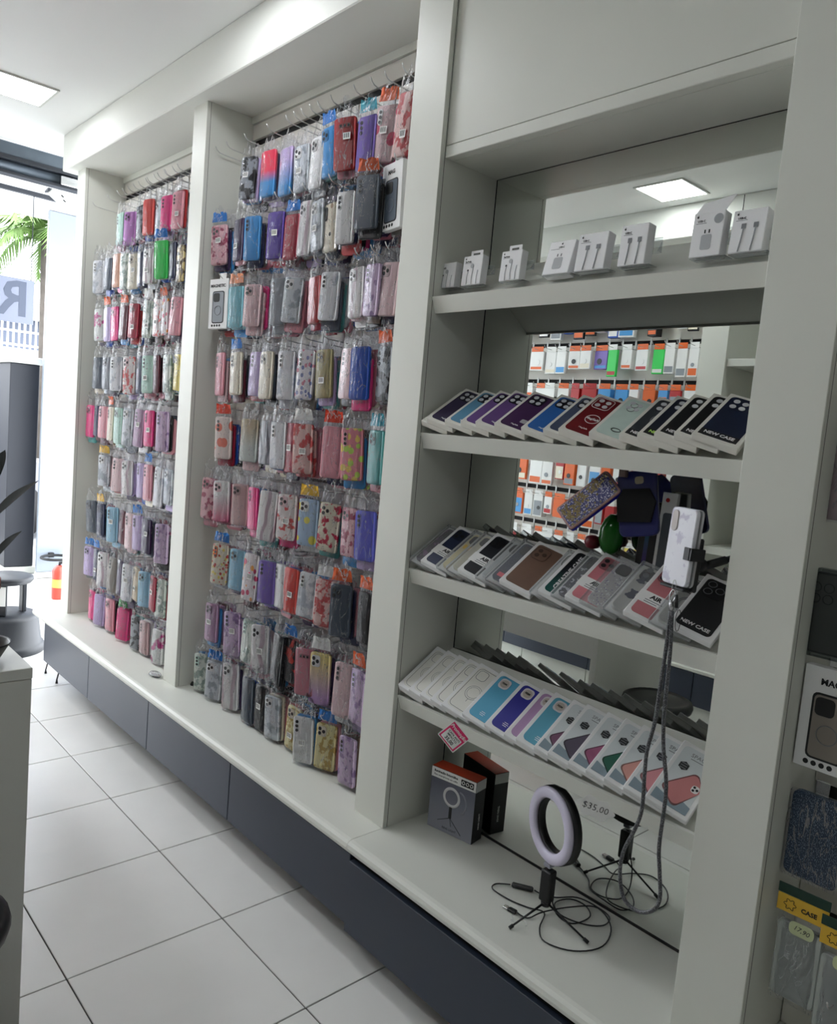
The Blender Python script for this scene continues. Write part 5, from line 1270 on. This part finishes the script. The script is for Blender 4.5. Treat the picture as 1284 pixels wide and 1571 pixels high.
# ------------------------------------------------------------------ packs on the slatwall across the shop, seen in the mirror
ACC = [('orange', 'orange'), ('white', 'white'), ('white', 'white'), ('skyblue', 'sky blue'), ('red', 'red'), ('hotpink', 'pink'), ('black', 'black'), ('grey', 'grey'), ('yellow', 'yellow'), ('purple', 'purple'), ('green', 'green')]
BIAS = [['black', 'white', 'black', 'blue', 'white', 'black', 'white', 'black', 'cream'], ['white', 'white', 'orange', 'white', 'white', 'white', 'green', 'white', 'purple', 'white'], ['white', 'skyblue', 'white', 'red', 'orange', 'white', 'white'],
        ['white', 'white', 'red', 'white'], ['red', 'white', 'white', 'skyblue', 'hotpink', 'white', 'orange', 'white'], ['red', 'hotpink', 'white', 'skyblue', 'white', 'white', 'orange', 'white'], ['orange', 'white', 'yellow', 'white', 'white'], ['white', 'orange', 'grey', 'red']]
OS = [2.45, 2.2, 1.95, 1.7, 1.45, 1.2, .95, .70]
box_cache = {}
for s, z in enumerate(OS):
    x = -4.45; k = 0
    while x < -2.36 and True:
        wd = rnd.choice([.075, .09, .11, .085, .065]); hh = rnd.choice([.12, .15, .13, .17]); c = rnd.choice(BIAS[s]); c2 = rnd.choice(['orange', 'orange', 'grey', 'cream', 'skyblue', 'red', 'white']); dp = rnd.choice([.02, .04, .06])
        if x + wd > -2.27 or k > 21: break
        root = empty('accessory_pack', (x + wd / 2, -2.40 + rnd.uniform(-.02, .01), z - .055 - hh), (0, 0, R(180 + rnd.uniform(-8, 8))))
        cw_ = {'skyblue': 'sky blue', 'hotpink': 'hot pink'}
        tag(root, '%s accessory pack, %s along the %s row across the shop, in the mirror' % (cw_.get(c, c), ORD[min(k, 21)], ROWN[s]), 'accessory pack', 'packs on the slatwall across the shop')
        MB().bbox((-wd / 2, 0, 0), (wd / 2, dp, hh), .002).build('carton', cm(c), root)
        MB().box((-wd * .42, -.001, hh * .06), (wd * .42, 0, hh * rnd.choice([.2, .3, .75]))).build('printed_panel', cm(c2), root)
        if rnd.random() < .7: MB().lathe([(wd * .18, 0), (wd * .18, .002)], 14, M=Matrix.Translation((rnd.uniform(-.01, .01), -.0012, hh * .42)) @ Matrix.Rotation(R(90), 4, 'X')).build('product_picture', cm(rnd.choice(['black', 'white', 'grey', 'black'])), root)
        MB().bbox((-wd * .45, 0, hh), (wd * .45, .002, hh + .035), .0006).build('header_card', cm(rnd.choice(['orange', 'white', c, 'orange'])), root)
        ho = inst('display_hook', hook_me, None, None, (x + wd / 2, -2.4995, z + .042), (0, 0, R(180)))
        ho.material_slots[0].link = 'DATA'
        tag(ho, 'wire hook, %s along the %s row across the shop' % (ORD[min(k, 21)], ROWN[s]), 'hook', 'slatwall hooks')
        x += wd + rnd.uniform(.006, .03); k += 1

# ------------------------------------------------------------------ counter, stools and plant at the left
ct = empty('counter', (-1.83, -.9, 0)); tag(ct, 'white counter whose end panel fills the lower left corner', 'counter')
CM_ = mat('counter_white', (206, 206, 200), .4, var=.02, scale=3)
MB().bbox((-1.75, -.58, .874), (0, 0, .9), .0015).build('countertop', CM_, ct)
MB().bbox((-.031, -.575, 0), (-.001, -.001, .873), .001).build('end_panel', CM_, ct)
MB().bbox((-1.749, -.575, 0), (-1.72, -.001, .873), .001).build('end_panel', CM_, ct)
MB().bbox((-1.719, -.03, .605), (-.032, -.005, .873), .001).build('apron', CM_, ct)
bn = empty('pedal_bin', (-1.655, -1.13, 0)); tag(bn, 'round pale bin with a black lid in front of the counter end', 'bin')
MB().lathe([(.11, 0), (.125, .02), (.13, .40), (.128, .42)], 28).build('body', mat('bin_grey', (170, 172, 172), .35), bn)
MB().lathe([(.145, .421), (.150, .44), (.146, .455), (.130, .462), (.125, .456), (.10, .458), (.0, .466)], 32, cap=False).build('lid', BLACK, bn)
ks = empty('step_stool', (-4.975, -.15, 0)); tag(ks, 'dark grey round kick stool with a paper note, beside the counter', 'stool')
SG = mat('stool_grey', (36, 39, 45), .45)
MB().lathe([(.225, 0), (.23, .02), (.215, .05), (.205, .055), (.185, .20), (.17, .225), (.0, .228)], 30, cap=False).build('base', SG, ks)
for a in (62, 182, 302): MB().bbox((-.035, -.012, .229), (.035, .012, .414), .004, M=Matrix.Rotation(R(a), 4, 'Z') @ Matrix.Translation((0, -.10, 0))).build('column', SG, ks)
MB().lathe([(.0, .415), (.14, .415), (.152, .43), (.150, .448), (.135, .455), (.0, .457)], 30, cap=False).build('top_step', SG, ks)
MB().bbox((-.030, -.0145, .29), (.030, -.0130, .405), .0003, M=Matrix.Rotation(R(62), 4, 'Z') @ Matrix.Translation((0, -.10, 0))).build('paper_note', PAPER, ks)
q = at(-30, 1000, z=.93)
bw = empty('fruit_bowl', (q.x - .02, q.y + .0, .9)); tag(bw, 'black bowl on the counter at the left edge', 'bowl')
MB().lathe([(.0, .002), (.035, .001), (.045, .015), (.062, .045), (.066, .048), (.064, .043), (.045, .010), (.0, .008)], 28, cap=False).build('bowl', BLACK, bw)
for k, (a, b_) in enumerate(((.018, .01), (-.02, .014), (0, -.02))):
    o = MB().lathe([(.0, -.017), (.010, -.013), (.0165, 0), (.011, .012), (.0, .015)], 14, cap=False).build('red_sweet', mat('sweet_red', (176, 40, 44), .3)); o.location = (bw.location.x + a, bw.location.y + b_, .927); tag(o, 'red wrapped sweet in the black bowl, %s' % ('nearest its right rim', 'nearest the plant', 'nearest the aisle')[k], 'sweet', 'sweets in the black bowl')
po_ = empty('potted_plant', (-3.31, -.70, 0)); tag(po_, 'plant with long dark leaves in a tall red brown planter beside the counter', 'plant')
MB().lathe([(.075, 0), (.095, .75), (.10, .76), (.10, .80), (.092, .80), (.088, .77), (.0, .77)], 24, cap=False).build('planter', mat('terracotta', (110, 46, 36), .6), po_)
PLF = mat('dark_leaf', (20, 32, 30), .6, spec=.2)
def leaf(tip, base, wd, bend):
    b = MB(); n = 10; vs = []; a, c = Vector(base), Vector(tip); sd = (c - a).cross(Vector((0, 0, 1))).normalized(); up = sd.cross(c - a).normalized()
    for i in range(n + 1):
        t = i / n; m = a.lerp(c, t) + Vector((0, 0, bend * math.sin(math.pi * t))); w2 = wd * math.sin(math.pi * min(1, (t + .06) * .95)) ** .8
        vs += [m + sd * w2 + up * w2 * .3, m, m - sd * w2 + up * w2 * .3]
    fs = []
    for i in range(n): fs += [(3 * i, 3 * i + 1, 3 * i + 4, 3 * i + 3), (3 * i + 1, 3 * i + 2, 3 * i + 5, 3 * i + 4)]
    b.add(vs, fs, 0, Matrix.Translation(-po_.location), True); return b.build('leaf', PLF, po_)
bs = po_.location + Vector((0, 0, .77))
def st(px_, py_): return at(px_, py_, y=po_.location.y + .05)
for tx_, ty_, mx, my, wd in ((60, 737, -10, 795, .020), (34, 814, -12, 862, .016), (8, 690, -20, 760, .026), (-60, 760, -30, 830, .018), (-50, 690, -30, 800, .02), (-70, 840, -34, 850, .018)):
    m_ = st(mx, my)
    if wd > .01: MB().tube([bs - po_.location, (bs.lerp(m_, .5) + Vector((0, 0, .02))) - po_.location, m_ - po_.location], .0028, 6).build('stem', PLF, po_)
    leaf(st(tx_, ty_), m_, wd, .012)

# small litter on the plinth
q = at(238, 1036, z=.356)
o = MB().lathe([(.0, .001), (.030, .001), (.034, .006), (.028, .012), (.0, .013)], 16, cap=False, M=Matrix.Diagonal((1.3, .7, 1, 1))).build('clear_blister', CLEARP); o.location = (q.x, q.y, .3545); tag(o, 'clear plastic blister lying on the plinth beside the second post', 'blister')
q = at(291, 1048, z=.356)
o = MB().lathe([(.0, 0), (.008, 0), (.010, .005), (.004, .016), (.0, .018)], 12, cap=False).build('black_stud', BLACKM); o.location = (max(q.x, -2.968), q.y, .3545); tag(o, 'small black stud on the plinth against the second post', 'stud')
